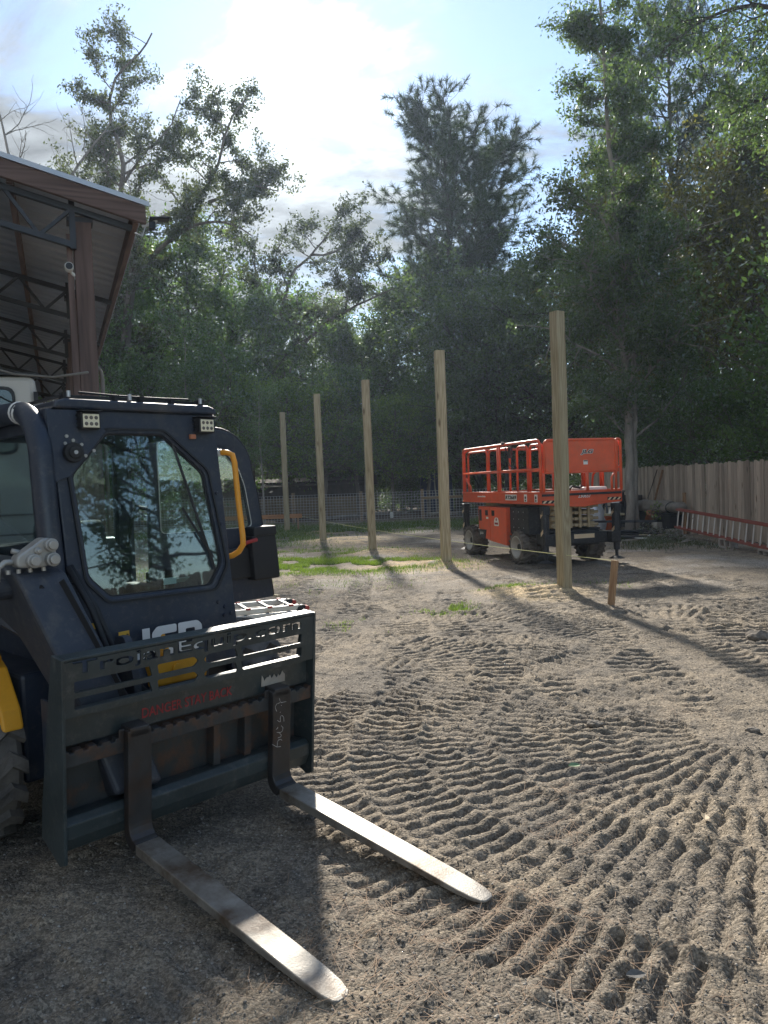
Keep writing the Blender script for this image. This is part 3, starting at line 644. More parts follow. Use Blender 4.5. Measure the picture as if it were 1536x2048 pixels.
# corner plate with horn and bolts
b = MB(); b.prism([(-.39, 2.055), (-.20, 2.055), (-.10, 1.955), (-.30, 1.73), (-.385, 1.70)], 0, .012, lambda u, v, w: (fx(v) + .004 + w, u, v)); cp = b.build('corner_plate', NV, LO, .003)
X = fx(1.84) + .016
b = MB(); b.cyl((X, -.285, 1.845), (X + .035, -.285, 1.845), .048, 24); b.cyl((X + .03, -.285, 1.845), (X + .045, -.285, 1.845), .030, 20); hn = b.build('horn', BT, LO, .004)
b = MB(); b.cyl((X + .044, -.285, 1.845), (X + .05, -.285, 1.845), .010, 10); b.build('horn_centre', MAT['galv'], hn)
for y, z in ((-.305, 1.925), (-.275, 1.905), (-.315, 1.89), (-.235, 1.885), (-.175, 1.855), (-.22, 1.83)):
    b = MB(); b.cyl((fx(z) + .014, y, z), (fx(z) + .024, y, z), .0085, 8); b.build('bolt', MAT['alu_cast'], cp)
# work lights
for y, z, n in ((-.195, 2.0, 'a'), (.463, 1.995, 'b')):
    X = fx(z) + .004; b = MB(); b.box((X + .03, y, z), (.055, .098, .080)); 
    for k in range(4): b.box((X + .012, y, z - .03 + .02 * k), (.03, .112, .006))
    h = b.build('work_light', BT, LO, .004)
    b = MB(); b.box((X + .060, y, z), (.004, .082, .066)); ln = b.build('lens_plate', MAT['led'], h, .002)
    for i in range(3):
        for j in range(2):
            b = MB(); b.cyl((X + .062, y - .025 + .025 * i, z - .015 + .03 * j), (X + .066, y - .025 + .025 * i, z - .015 + .03 * j), .0095, 10, .006); b.build('led', MAT['stone_dark'], h)
    b = MB(); b.box((X + .035, y, z + .047), (.085, .104, .006)); b.build('lamp_hood', BT, h, .002)
b = MB(); b.box((fx(1.93) + .012, .395, 1.935), (.02, .035, .025)); b.build('marker', MAT['clay'], LO, .003)
for y, z in ((.46, 1.02), (.50, .99), (.49, .945), (.535, .95), (-.29, 1.02), (.52, 1.62), (.53, 1.45)):
    b = MB(); b.cyl((fx(z) + .0, y, z), (fx(z) + .009, y, z), .012, 8, .008); b.build('bolt', NV, LO)
b = MB(); b.box((fx(1.0) + .002, -.25, 1.0), (.002, .05, .03)); b.build('warning_sticker', MAT['yellow_decal'], LO)
# grab handle
b = MB(); hp = [(-.60, .585, 1.850), (-.585, .62, 1.850), (-.56, .640, 1.835), (-.548, .645, 1.79), (-.528, .645, 1.58), (-.50, .645, 1.375), (-.495, .642, 1.325), (-.52, .63, 1.285), (-.555, .61, 1.262), (-.575, .585, 1.255)]
b.tube(hp, .0165, 12); gh = b.build('grab_handle', MAT['handle_orange'], LO, smooth=True)
b = MB(); b.box((-.605, .575, 1.85), (.03, .04, .035)); b.box((-.58, .575, 1.253), (.03, .04, .035)); b.build('handle_bracket', MAT['galv'], gh, .004)
# open side door, hinged at the rear
DX = -1.5
dl = [(.60, .83), (1.585, .83), (1.56, 1.02), (1.525, 1.25), (1.475, 1.60), (1.43, 1.78)] + arc(1.14, 1.77, .29, .15, PI / 2, 7) + [(.62, 2.08)]
dw = soft([(.68, 1.36), (1.415, 1.36), (1.365, 1.66), (1.31, 1.80), (1.22, 1.90), (1.10, 1.955), (.68, 1.975)], .04)
me = fill2d([dl, dw], .05); remap(me, lambda u, v, w: Vector((DX + w - .025, u, v))); dr = link_mesh('side_door', me, NV, LO, .008)
me = fill2d([dw], .005); remap(me, lambda u, v, w: Vector((DX + w, u, v))); link_mesh('door_glass', me, MAT['cab_glass'], dr)
dwi = [((u - 1.05) * .985 + 1.05, (v - 1.65) * .985 + 1.65) for u, v in dw]
me = fill2d([dw, dwi], .006); remap(me, lambda u, v, w: Vector((DX + w + .024, u, v))); link_mesh('glass_edge', MAT and me, MAT['alu'], dr)
b = MB(); b.tube([(DX, u, v) for u, v in [(1.59, .84), (1.565, 1.02), (1.53, 1.25), (1.48, 1.60), (1.435, 1.78)] + arc(1.14, 1.77, .295, .15, PI / 2, 7) + [(.7, 2.085)]], .016, 8); b.build('door_seal', BT, dr, smooth=True)
b = MB(); b.prism([(1.33, 1.30), (1.545, 1.30), (1.56, 1.18), (1.575, .98), (1.35, .98)], .026, .13, lambda u, v, w: (DX + w, u, v)); b.prism([(1.12, 1.22), (1.34, 1.22), (1.36, 1.0), (1.15, 1.0)], .026, .08, lambda u, v, w: (DX + w, u, v)); b.box((DX + .07, 1.45, 1.33), (.14, .20, .07)); b.build('latch_housing', BT, dr, .012)
b = MB(); b.tube([(DX + .14, 1.24, 1.235), (DX + .15, 1.27, 1.26), (DX + .15, 1.36, 1.275)], .014, 8); b.build('latch_lever', MAT['red_plastic'], dr, smooth=True)
b = MB(); b.cyl((DX + .02, .585, 1.0), (DX + .02, .585, 1.12), .02, 10); b.cyl((DX + .02, .585, 1.75), (DX + .02, .585, 1.87), .02, 10); b.build('hinge', BT, dr)
# seat and controls
b = MB(); b.prism([(-1.50, .70), (-.98, .70), (-.96, .92), (-1.0, .96), (-1.40, .95), (-1.50, 1.44), (-1.54, 1.48), (-1.60, 1.48), (-1.62, .9)], -.10, .32, lambda u, v, w: (u, w, v)); st = b.build('seat', BT, LO, .04, seg=3)
b = MB(); b.tube([(-1.15, -.22, .72), (-1.0, -.22, 1.05), (-.92, -.21, 1.16)], [.05, .035, .03], 10); b.box((-1.2, -.22, 1.05), (.45, .09, .07)); b.build('armrest', BT, st, .015)
b = MB(); b.tube([(-.95, .37, .72), (-.88, .37, 1.05), (-.85, .37, 1.2)], [.05, .04, .035], 10); b.box((-1.15, .39, 1.05), (.45, .09, .07)); b.build('armrest', BT, st, .015)
b = MB(); b.b2((-.72, -.2, .72), (-.60, .4, 1.05)); b.build('dashboard', BT, LO, .03)
b = MB(); b.box((-.60, .27, 1.155), (.06, .13, .003), Matrix.Rotation(-.5, 3, 'Y')); b.build('tray', MAT['sticker_pale'], LO)
b = MB(); b.box((fx(1.16) - .034, .20, 1.165), (.003, .075, .035)); b.build('sticker', MAT['sticker_pale'], LO)
b = MB(); b.tube([(-.8, .10, 1.35), (-.74, .10, 1.50), (-.78, .16, 1.56), (-.80, .22, 1.55)], .012, 8); b.build('mirror_stalk', BT, LO)
# chassis, engine, hood
b = MB(); b.b2((-2.6, -.56, .28), (-.62, .56, .80)); ch = b.build('chassis', NV, LO, .02)
b = MB(); b.prism([(-2.75, .35), (-1.8, .35), (-1.8, 1.35), (-2.2, 1.34), (-2.7, 1.15)], -.55, .55, lambda u, v, w: (u, w, v)); b.build('engine_hood', NV, LO, .03)
b = MB(); b.prism([(-.62, .30), (-.44, .34), (-.42, .72), (-.50, .86), (-.62, .92)], -.30, .34, lambda u, v, w: (u, w, v)); b.build('front_cover', NV, LO, .012)
b = MB(); b.b2((-.46, -.02, .66), (-.38, .30, .79)); b.prism([(-.46, .79), (-.38, .79), (-.44, .92), (-.5, .92)], .06, .10, lambda u, v, w: (u, w, v)); yb = b.build('yellow_bracket', MAT['yellow_paint'], LO, .012)
b = MB(); b.cyl((-.38, .12, .735), (-.365, .12, .735), .028, 12); b.build('bolt', MAT['yellow_paint'], yb, .003)
b = MB(); b.prism([(-1.20, .86), (-.70, .88), (-.64, .85), (-.50, .68), (-.47, .59), (-.53, .61), (-.64, .75), (-.77, .82), (-1.2, .81)], -.70, -.605, lambda u, v, w: (u, w, v)); yf = b.build('fender', MAT['yellow_paint'], LO, .012)
b = MB(); b.prism([(-.72, .87), (-.66, .86), (-.63, .90), (-.66, .92), (-.71, .915)], -.69, -.63, lambda u, v, w: (u, w, v)); b.build('fender_lug', MAT['yellow_paint'], yf, .008)
b = MB(); b.cyl((-.67, -.66, .89), (-.625, -.66, .89), .013, 10); b.build('bolt', MAT['bark_dark'], yf)
# wheels with wavy lugs
def loader_wheel(x, y0, y1):
    R, r = .40, .22; ax = lambda rr, a, w: (x + rr * math.cos(a), w, .42 + rr * math.sin(a))
    b = MB(); b.revolve([(r, y0 + .02), (.31, y0), (.365, y0 + .012), (.385, y0 + .04), (.388, (y0 + y1) / 2), (.385, y1 - .04), (.365, y1 - .012), (.31, y1), (r, y1 - .02)], 48, ax)
    n = 17; W = y1 - y0
    for k in range(n):
        a0 = 2 * PI * k / n; seg = []
        prof = [(0, .0), (.22, .34), (.42, .05), (.58, .05), (.78, .34), (1, .0)] if y0 > 0 else [(0, 0), (.22, .34), (.42, .05), (.58, .05), (.78, .34), (1, 0)]
        vs = []; fs = []
        for t, off in prof:
            a = a0 + off * 2 * PI / n; w = y0 + .004 + t * (W - .008); ed = .82 if t in (0, 1) else 1
            hw, hw2 = .105, .07
            for rr, da in ((.375, -hw), (.375 + .045 * ed, -hw2), (.375 + .045 * ed, hw2), (.375, hw)): vs.append(ax(rr, a + da, w))
        m = len(prof)
        for i in range(m - 1):
            for q in range(4): fs.append((i * 4 + q, i * 4 + (q + 1) % 4, (i + 1) * 4 + (q + 1) % 4, (i + 1) * 4 + q))
        fs += [(3, 2, 1, 0), tuple((m - 1) * 4 + q for q in range(4))]; b.add(vs, fs)
    wh = b.build('wheel', MAT['tyre'], LO)
    yo = y0 if y0 < 0 else y1; s = 1 if y0 < 0 else -1
    b = MB(); b.revolve([(.03, yo + s * .06), (.15, yo + s * .07), (.19, yo + s * .03), (.225, yo + s * .015), (.23, yo + s * .12)], 32, ax); b.build('rim', MAT['yellow_paint'], wh, smooth=True)
for x in (-.86, -2.05):
    loader_wheel(x, -.925, -.60); loader_wheel(x, .60, .925)
# single loader arm on the right-hand side
def shy(y, x, z): return y + .13 * max(0, (1.30 - z)) / .55 * (1 if x > -.75 else .0)
AR = [(-2.45, 1.62), (-1.5, 1.345), (-.62, 1.335), (-.44, 1.305), (-.39, 1.285), (-.13, .80), (.0, .34), (-.20, .28), (-.36, .72), (-.60, .98), (-1.2, 1.10), (-2.45, 1.32)]
b = MB(); b.prism(AR, -.64, -.415, lambda u, v, w: (u, shy(w, u, v), v)); ar = b.build('loader_arm', AP, LO, .022, seg=3)
b = MB(); b.cyl((-.55, -.70, 1.225), (-.55, -.40, 1.225), .05, 20); b.cyl((-.55, -.712, 1.225), (-.55, -.70, 1.225), .03, 14); b.cyl((-.50, -.40, 1.19), (-.50, -.33, 1.19), .035, 16); b.build('arm_pin', AP, ar, .006)
b = MB(); b.cyl((-.372, -.54, 1.235), (-.36, -.54, 1.228), .011, 12); b.build('arm_hole_shade', MAT['black_decal'], ar)  # black disc: the shade inside a hole put into colour
b = MB(); b.bar((-.365, -.455, 1.25), (-.09, -.31, .72), .004, .05); b.build('arm_seam', BT, ar)
b = MB(); me = fill2d([soft([(-.26, .96), (-.19, .78), (-.16, .55), (-.24, .55), (-.37, .78), (-.36, .95)], .03), soft([(-.32, .92), (-.285, .93), (-.25, .80), (-.29, .80)], .015)], .035)
remap(me, lambda u, v, w: Vector((u + .05, -.24 + w, v + .02))); link_mesh('slotted_plate', me, AP, ar, .004)
# hydraulic coupler block
b = MB(); b.prism(soft([(-.625, 1.325), (-.50, 1.318), (-.455, 1.345), (-.448, 1.40), (-.468, 1.448), (-.505, 1.452), (-.56, 1.415), (-.625, 1.375)], .02), -.48, -.40, lambda u, v, w: (w, u, v)); cb = b.build('coupler_block', MAT['alu_cast'], LO, .008)
for y, z, r, l in ((-.478, 1.418, .030, .045), (-.475, 1.352, .032, .05), (-.558, 1.352, .032, .045), (-.535, 1.395, .016, .03)):
    b = MB(); b.cyl((-.405, y, z), (-.40 + l * .6, y, z), r, 18); b.cyl((-.40 + l * .6, y, z), (-.40 + l, y, z), r * .72, 16); b.build('coupler', MAT['alu_cast'], cb, .004)
b = MB(); b.tube([(-.45, -.60, 1.35), (-.45, -.66, 1.352), (-.45, -.69, 1.33), (-.45, -.695, 1.27)], .014, 10); b.tube([(-.46, -.59, 1.39), (-.46, -.625, 1.40)], .012, 8); b.build('hose', MAT['alu_cast'], cb, smooth=True)
for y in (-.655, -.61, -.56, -.50): 
    b = MB(); b.cyl((-.43, y, 1.30), (-.43, y, 1.318), .010, 8); b.build('bolt', MAT['alu_cast'], cb)
b = MB(); b.tube([(-.5, -.36, 1.30), (-.4, -.30, 1.1), (-.36, -.22, .8), (-.28, -.1, .6)], .016, 8); b.tube([(-.52, -.34, 1.30), (-.42, -.27, 1.1), (-.37, -.17, .78), (-.28, -.02, .58)], .016, 8); b.build('hydraulic_hose', BT, LO, smooth=True)
# quick hitch behind the fork carriage
b = MB(); b.b2((-.28, -.46, .26), (-.14, .46, .62)); b.b2((-.34, -.2, .30), (-.2, .2, .66)); b.build('quick_hitch', BT, LO, .012)
b = MB(); b.box((-.30, -.57, .50), (.10, .012, .48)); b.box((-.245, -.565, .63), (.002, .020, .045)); hs = b.build('hitch_side_plate', NV, LO, .004)
b = MB(); b.box((-.2475, -.572, .64), (.003, .022, .05)); b.build('tag_label', MAT['white_decal'], hs)
# lettering on the cab front
def front_text(txt, y, z, h, w, m, parent, x=None, bold=0.0, name='lettering', shear=0):
    me = text_mesh(txt, h, w, .003, bold, shear); remap(me, lambda u, v, d: Vector((fx(z + v) + .002 + d, y + u, z + v))); return link_mesh(name, me, m, parent)
# heavy square letters: built from bars, as on the machine
def poly_letter(loops, y, z, m):
    me = fill2d(loops, .003); remap(me, lambda u, v, d: Vector((max(fx(z + v), -.44) + .004 + d - (0 if 1 else 0), y + u, z + v))); return link_mesh('lettering', me, m, LO)
LH = .15
def rr(x0, y0, x1, y1, r): return soft([(x0, y0), (x1, y0), (x1, y1), (x0, y1)], r, 5)
zJ = .805; 
poly_letter([[(0.055, LH), (.095, LH), (.095, .045), (.075, .01), (.05, 0), (-.01, 0), (-.01, .04), (.04, .04), (.055, .055)]], -.085, zJ, MAT['white_decal'])
poly_letter([soft([(0, .03), (.03, 0), (.14, 0), (.14, .042), (.055, .042), (.045, .052), (.045, .098), (.055, .108), (.14, .108), (.14, LH), (.03, LH), (0, .12)], .012)], .022, zJ, MAT['white_decal'])
poly_letter([soft([(0, 0), (.115, 0), (.14, .025), (.14, .06), (.125, .078), (.14, .095), (.14, .125), (.115, LH), (0, LH)], .012), rr(.042, .09, .098, .115, .008), rr(.042, .033, .098, .062, .008)], .172, zJ, MAT['white_decal'])
b = MB(); b.prism([(-.155, .900), (-.100, .903), (-.100, .962), (-.155, .960)], 0, .003, lambda u, v, w: (max(fx(v), -.44) + .004 + w, u, v)); eb = b.build('emblem', MAT['yellow_decal'], LO)
for (y, z, s) in ((-.139, .935, .9), (-.125, .93, 1.0), (-.112, .937, .9)):
    me = text_mesh({-.139: 'J', -.125: 'C', -.112: 'B'}[y], .024 * s, .012, .002, .02, .2); remap(me, lambda u, v, d, y=y, z=z: Vector((max(fx(z + v), -.44) + .0075 + d, y - .006 + u, z - .012 + v))); link_mesh('emblem_mark', me, MAT['black_decal'], eb)

# ------------------------------------------------------------------ pallet fork carriage (its own frame, tipped slightly forward)
fy, ft = -.7764, .0845
R_ = Matrix.Rotation(fy, 3, 'Z') @ Matrix.Rotation(ft, 3, 'Y')
FK = empty('pallet_fork', (-.902, 3.554, .128), label='dark green-grey pallet fork with two steel tines on the loader', cat='pallet fork', rot=R_.to_euler())
CP, CW = MAT['carriage_paint'], MAT['carriage_worn']
HWD = .645
wins = []
for z0, z1 in ((.720, .766), (.650, .697)):
    wins.append(soft([(-.607, z0), (-.262, z0), (-.275, z1), (-.607, z1)], .008))
    wins.append(soft([(-.232, z0), (-.055, z0), (-.030, (z0 + z1) / 2), (-.055, z1), (-.240, z1)], .012))
    wins.append(soft([(-.008, (z0 + z1) / 2), (.018, z0), (.182, z0), (.168, z1), (.018, z1)], .012))
    wins.append(soft([(.212, z0), (.570, z0), (.572, z1), (.198, z1)], .008))
tm = text_mesh('TrojanEquip.com', None, None, .01, .018, 0, 5)
lo = mesh_outlines(tm)
xs_ = [p[0] for l in lo for p in l]; ys_ = [p[1] for l in lo for p in l]
tx0, tx1, ty0, ty1 = min(xs_), max(xs_), min(ys_), max(ys_)
def tmap(p): return (-.612 + (p[0] - tx0) / (tx1 - tx0) * 1.18, .778 + (p[1] - ty0) / (ty1 - ty0) * .071)
letters = [[tmap(p) for p in l] for l in lo]
outer = [(-HWD, .622), (HWD, .622), (HWD, .850), (-HWD, .850)]
me = fill2d([outer] + wins + letters, .012); remap(me, lambda u, v, w: Vector((.008 + w, u, v))); pl = link_mesh('top_plate', me, CP, FK, 0)
b = MB(); b.b2((-.055, -HWD - .004, .851), (.022, HWD + .004, .868)); b.build('top_rail', CP, pl, .007, seg=3)
bpy.data.meshes.remove(tm)
b = MB()
for y in (-.43, -.335, -.29, .045, .13, .318, .41, .505):   # stencil bridges that hold the letter centres
    b.b2((.010, y - .0035, .79), (.018, y + .0035, .84))
b.build('letter_bridges', CP, pl)
b = MB(); b.b2((-.06, -HWD, .485), (-.03, HWD, .635)); rp_ = b.build('upper_panel', CP, FK, .004)
me = text_mesh('DANGER STAY BACK', .045, .47, .002, .012); remap(me, lambda u, v, d: Vector((-.029 + d, -.288 + u, .523 + v))); link_mesh('lettering', me, MAT['red_decal'], rp_)
tb = [(-HWD, .41), (HWD, .41), (HWD, .478)]
n = 22
for i in range(n):
    y = HWD - (i + .5) * 2 * HWD / n; tb += [(y + .012, .478), (y + .010, .466), (y - .010, .466), (y - .012, .478)]
tb += [(-HWD, .478)]
b = MB(); me = fill2d([tb], .04); remap(me, lambda u, v, w: Vector((-.03 + w, u, v))); link_mesh('fork_bar', me, CW, FK, .004)
b = MB(); b.b2((-.14, -HWD, .15), (-.125, HWD, .50)); b.build('back_plate', CW, FK)
for y in (-.33, .12, .30):
    b = MB(); b.b2((-.125, y - .02, .18), (-.06, y + .02, .41)); b.build('web_plate', CW, FK, .004)
b = MB(); b.prism([(-.13, .165), (-.03, .185), (.005, .165), (.005, .105), (-.02, .045), (-.13, .045)], -HWD, HWD, lambda u, v, w: (u, w, v)); b.build('lower_bar', CP, FK, .006)
for s in (-1, 1):
    b = MB(); b.prism([(.024, .866), (.026, .012), (-.02, -.01), (-.20, .05), (-.19, .20), (-.075, .866)], s * HWD, s * (HWD + .016), lambda u, v, w: (u, w, v)); b.build('side_plate', CP, FK, .004)
def fork(y0, y1, blade_mat):
    W = y1 - y0; prof_u = []; prof_l = []
    # shank then heel curve then blade (x, z) upper/front line and lower/back line
    up = [(.052, .512), (.052, .10)] + [(.052 + .055 * (1 - math.cos(a)), .10 - .055 * math.sin(a) * 1.15) for a in (.3, .7, 1.1, PI / 2)]
    lw = [(.008, .512), (.008, .06)] + [(.008 + .075 * (1 - math.cos(a)), .06 - .068 * math.sin(a)) for a in (.3, .7, 1.1, PI / 2)]
    poly = up + lw[::-1]
    b = MB(); b.prism(poly, y0, y1, lambda u, v, w: (u, w, v)); sk = b.build('shank', MAT['shank_steel'], FK, .006)
    L = 1.345; b = MB(); vs = []; fs = []
    st = [(.107, 1, .0367, -.008), (.4, 1, .033, -.008), (.8, 1, .026, -.008), (1.1, .98, .019, -.008), (1.22, .95, .015, -.007), (1.29, .86, .0125, -.005), (1.33, .66, .010, -.003), (L, .34, .008, -.001)]
    yc = (y0 + y1) / 2
    for x, k, zt, zb in st: vs += [(x, yc - W / 2 * k, zb), (x, yc - W / 2 * k, zt), (x, yc + W / 2 * k, zt), (x, yc + W / 2 * k, zb)]
    for i in range(len(st) - 1):
        for q in range(4): fs.append((i * 4 + q, i * 4 + (q + 1) % 4, (i + 1) * 4 + (q + 1) % 4, (i + 1) * 4 + q))
    fs += [(3, 2, 1, 0), tuple((len(st) - 1) * 4 + q for q in range(4))]; b.add(vs, fs); b.build('tine', blade_mat, FK, .004)
    b = MB(); b.b2((-.06, y0 + .01, .478), (.052, y1 - .01, .524)); b.b2((.0, y0 - .02, .47), (.012, y0 + .01, .515)); b.build('fork_hook', MAT['shank_steel'], sk, .006)
    return sk
fork(-.395, -.285, MAT['fork_steel']); sk2 = fork(.368, .480, MAT['fork_steel'])
b = MB()
for s_ in [[(0.406, 0.474), (0.409, 0.46), (0.417, 0.45), (0.448, 0.448)], [(0.411, 0.452), (0.388, 0.449), (0.38, 0.436), (0.384, 0.423), (0.39, 0.412)], [(0.419, 0.437), (0.417, 0.434)], [(0.411, 0.404), (0.412, 0.400)], [(0.394, 0.365), (0.407, 0.354), (0.414, 0.353), (0.412, 0.369), (0.414, 0.381), (0.424, 0.382), (0.434, 0.371), (0.436, 0.349)], [(0.398, 0.329), (0.395, 0.323), (0.387, 0.32)], [(0.419, 0.331), (0.43, 0.318), (0.427, 0.302), (0.414, 0.297), (0.391, 0.304)], [(0.391, 0.304), (0.408, 0.297), (0.42, 0.282), (0.417, 0.274), (0.399, 0.273)], [(0.425, 0.254), (0.417, 0.261), (0.404, 0.262), (0.396, 0.255), (0.395, 0.228)], [(0.364, 0.25), (0.384, 0.235), (0.394, 0.228), (0.418, 0.224)]]:
    b.tube([(.0522, y, z) for y, z in s_], .0016, 4)
b.build('chalk_writing', MAT['chalk'], sk2)
b = MB(); vs = [(.02, .36), (.50, .36)]
r_ = random.Random(2); top = [(.355 + .0085 * i, .555 + r_.uniform(-.006, .016) + .012 * (i % 3 == 0)) for i in range(18)]
me = fill2d([[(.352, .525), (.50, .525)] + top[::-1]], .003); remap(me, lambda u, v, w: Vector((-.0275 + w, u, v))); link_mesh('scraped_patch', me, MAT['stone_pale'], rp_)
# ------------------------------------------------------------------ scissor lift (local x towards the yard's near end, y to the right)
SL = empty('scissor_lift', (3.06, 15.9, 0), -1.287, 'orange rough-terrain scissor lift with railed platform, lowered', 'scissor lift')
OR, LB, LC = MAT['lift_orange'], MAT['lift_black'], MAT['lift_cream']
XA, XB, YA, YB = -1.62, 2.06, -.85, .80
def ftube(pts, r=.024, parent=None, name='guard_rail', n=10):
    b = MB(); b.tube(pts, r, n); return b.build(name, OR, parent, smooth=True)
def rframe(a0, a1, z0, z1, rad, fn):
    """open-bottomed rail frame with rounded top corners"""
    P = [(a0, z0), (a0, z1 - rad)] + [(a0 + rad - rad * math.cos(t), z1 - rad + rad * math.sin(t)) for t in (.4, .8, 1.2, PI / 2)] + [(a1 - rad + rad * math.sin(t), z1 - rad + rad * math.cos(t)) for t in (0, .4, .8, 1.2, PI / 2)] + [(a1, z0)]
    return [fn(u, v) for u, v in P]
dk = MB(); dk.b2((XA, YA + .02, 1.30), (XB - .02, YB - .02, 1.34)); dk = dk.build('platform_deck', LB, SL)
# side skirts of the platform
def skirt(y, s):
    b = MB(); b.b2((XA, y - .012, 1.17), (.22, y + .012, 1.37)); b.b2((.24, y - .018, 1.155), (XB - .1, y + .018, 1.385)); o = b.build('deck_side', OR, SL, .006)
    b = MB(); b.b2((XA, y - .03, 1.165), (XB - .1, y + .03, 1.19)); b.b2((XA, y - .03, 1.355), (XB - .1, y + .03, 1.385)); b.build('deck_lip', OR, o, .005); return o
sk = skirt(YA, -1); skirt(YB, 1)
b = MB(); b.prism([(YA - .01, 1.385), (YB + .01, 1.385), (YB + .01, 1.155), (YB - .3, 1.135), (.0, 1.085), (YA + .3, 1.12), (YA - .01, 1.155)], XB - .11, XB - .05, lambda u, v, w: (w, u, v)); en = b.build('deck_end', OR, SL, .008)
b = MB(); b.b2((XB - .055, YA + .35, 1.175), (XB - .042, .45, 1.35)); b.build('end_cover', OR, en, .004)
b = MB(); b.b2((XA - .02, YA, 1.17), (XA + .02, YB, 1.37)); b.build('deck_end', OR, SL, .006)
# guard rails, near long side
ftube([(XA + .05, YA, 1.37), (XA + .05, YA, 2.2)] + [(XA + .05 + .11 - .11 * math.cos(t), YA, 2.2 + .11 * math.sin(t)) for t in (.4, .8, 1.2, PI / 2)] + [(1.9, YA, 2.31)] + [(1.9 + .12 * math.sin(t), YA, 2.19 + .12 * math.cos(t)) for t in (.4, .8, 1.2, PI / 2)] + [(2.02, YA, 1.37)], .027, SL)
ftube([(XA + .05, YA, 1.79), (2.02, YA, 1.79)], .022, SL, 'mid_rail')
for x in (.24, .33): ftube([(x, YA, 1.37), (x, YA, 2.30)], .024, SL, 'rail_post')
ftube([(XA + .12, YA + .03, 1.68), (XA + .2, YA + .03, 1.60), (XA + .36, YA + .03, 1.5), (XA + .36, YA + .03, 1.36)], .022, SL, 'rail_brace')
# rails of the slide-out deck, nested just inside
for a0, a1 in ((XA + .12, -.47), (-.39, .60), (.92, 1.36), (1.44, 1.96)):
    ftube(rframe(a0, a1, 1.36, 2.24, .11, lambda u, v: (u, YA + .09, v)), .024, SL, 'inner_rail')
# far long side: rounded frames
for a0, a1 in ((XA + .05, -.42), (-.36, .66), (.74, 1.32), (1.40, 2.0)):
    ftube(rframe(a0, a1, 1.36, 2.27, .11, lambda u, v: (u, YB, v)), .025, SL); ftube([(a0, YB, 1.79), (a1, YB, 1.79)], .021, SL, 'mid_rail')
ftube([(1.32, YB - .03, 1.80), (1.1, YB - .03, 1.66), (1.05, YB - .03, 1.36)], .022, SL, 'rail_brace')
# ends
ftube(rframe(YA + .04, YB - .04, 1.36, 2.30, .1, lambda u, v: (XA + .02, u, v)), .025, SL); ftube([(XA + .02, YA, 1.79), (XA + .02, YB, 1.79)], .021, SL, 'mid_rail')
pf = ftube(rframe(YA + .07, YB - .10, 1.72, 2.30, .09, lambda u, v: (XB - .02, u, v)), .024, SL, 'panel_frame')
ftube(rframe(YB - .13, YB - .02, 1.37, 2.30, .05, lambda u, v: (XB - .02, u, v)), .024, SL, 'rail_post')
ftube([(XB - .02, YA + .06, 1.72), (XB - .02, YB - .08, 1.72)], .022, SL, 'panel_rail')
b = MB(); b.prism(soft([(YA + .08, 1.72), (YB - .11, 1.72), (YB - .11, 2.29), (YA + .08, 2.29)], .08), -.006, .006, lambda u, v, w: (XB - .02 + w, u, v)); pn = b.build('end_panel', OR, SL)
ftube([(XB - .02, YB - .13, 1.72), (XB - .02, YB - .22, 1.6), (XB - .02, YB - .22, 1.37)], .022, SL, 'rail_brace')
for y in (YA + .05, .08): ftube([(XB - .02, y, 1.37), (XB - .02, y, 1.72)], .026, SL, 'rail_post')
ftube([(XB - .35, YA + .1, 2.2), (XB - .5, YA + .5, 1.95), (XB - .6, YA + .55, 1.4)], .018, SL, 'gate_brace')
b = MB(); b.box((.55, YA, 2.335), (.12, .07, .05)); b.box((.7, YA + .06, 2.15), (.08, .06, .22)); b.tube([(.5, YA + .04, 2.3), (.62, YA + .08, 1.9), (.82, YA + .1, 1.8), (.95, YA + .06, 1.85)], .012, 6); b.build('control_box', LB, SL, .008)
b = MB(); b.b2((1.5, .05, 1.36), (1.95, .55, 1.44)); b.build('folded_sheet', MAT['pvc'], SL, .03); b = MB(); b.tube([(1.9, -.25, 1.38), (1.8, -.1, 1.46), (1.9, .0, 1.43), (1.75, .1, 1.47), (1.85, .2, 1.40)], .022, 6); b.build('cable_coil', LB, SL)
# decals and lettering
def txt_end(t, y, z, h, w, m, par, bold=.02, shear=0, off=0.0): 
    me = text_mesh(t, h, w, .002, bold, shear); remap(me, lambda u, v, d: Vector((off + d, y + u, z + v))); return link_mesh('lettering', me, m, par)
def txt_side(t, x, z, h, w, m, par, bold=.02, shear=0, off=YA - .02):
    me = text_mesh(t, h, w, .002, bold, shear); remap(me, lambda u, v, d: Vector((x + u, off - d, z + v))); return link_mesh('lettering', me, m, par)
txt_end('JLG', -.055, 2.02, .105, .27, MAT['white_decal'], pn, .08, .25, XB - .012); txt_end('JLG', -.045, 2.028, .088, .25, MAT['black_decal'], pn, .03, .25, XB - .0085)
b = MB(); b.b2((XB - .013, .0, 1.85), (XB - .010, .09, 1.93)); nt_ = b.build('notice', MAT['white_decal'], pn); b = MB(); b.b2((XB - .0095, .005, 1.905), (XB - .008, .085, 1.925)); b.build('notice_head', MAT['bark_dark'], pn)
txt_end('230657', -.11, 1.25, .07, .26, MAT['white_decal'], en, .015, 0, XB - .038)
def hazard(fn, a0, a1, z0, z1, n, par, mirror=1):
    b = MB(); b.prism([(a0, z0), (a1, z0), (a1, z1), (a0, z1)], 0, .002, fn); b.build('hazard_strip', MAT['black_decal'], par)
    w = (a1 - a0) / n
    for i in range(n):
        q = a0 + w * i; b = MB(); b.prism([(q + w * .05, z0 + .004), (q + w * .5, z0 + .004), (q + w * .95, z1 - .004), (q + w * .5, z1 - .004)], .0025, .004, fn); b.build('hazard_stripe', MAT['tan_decal'], par)
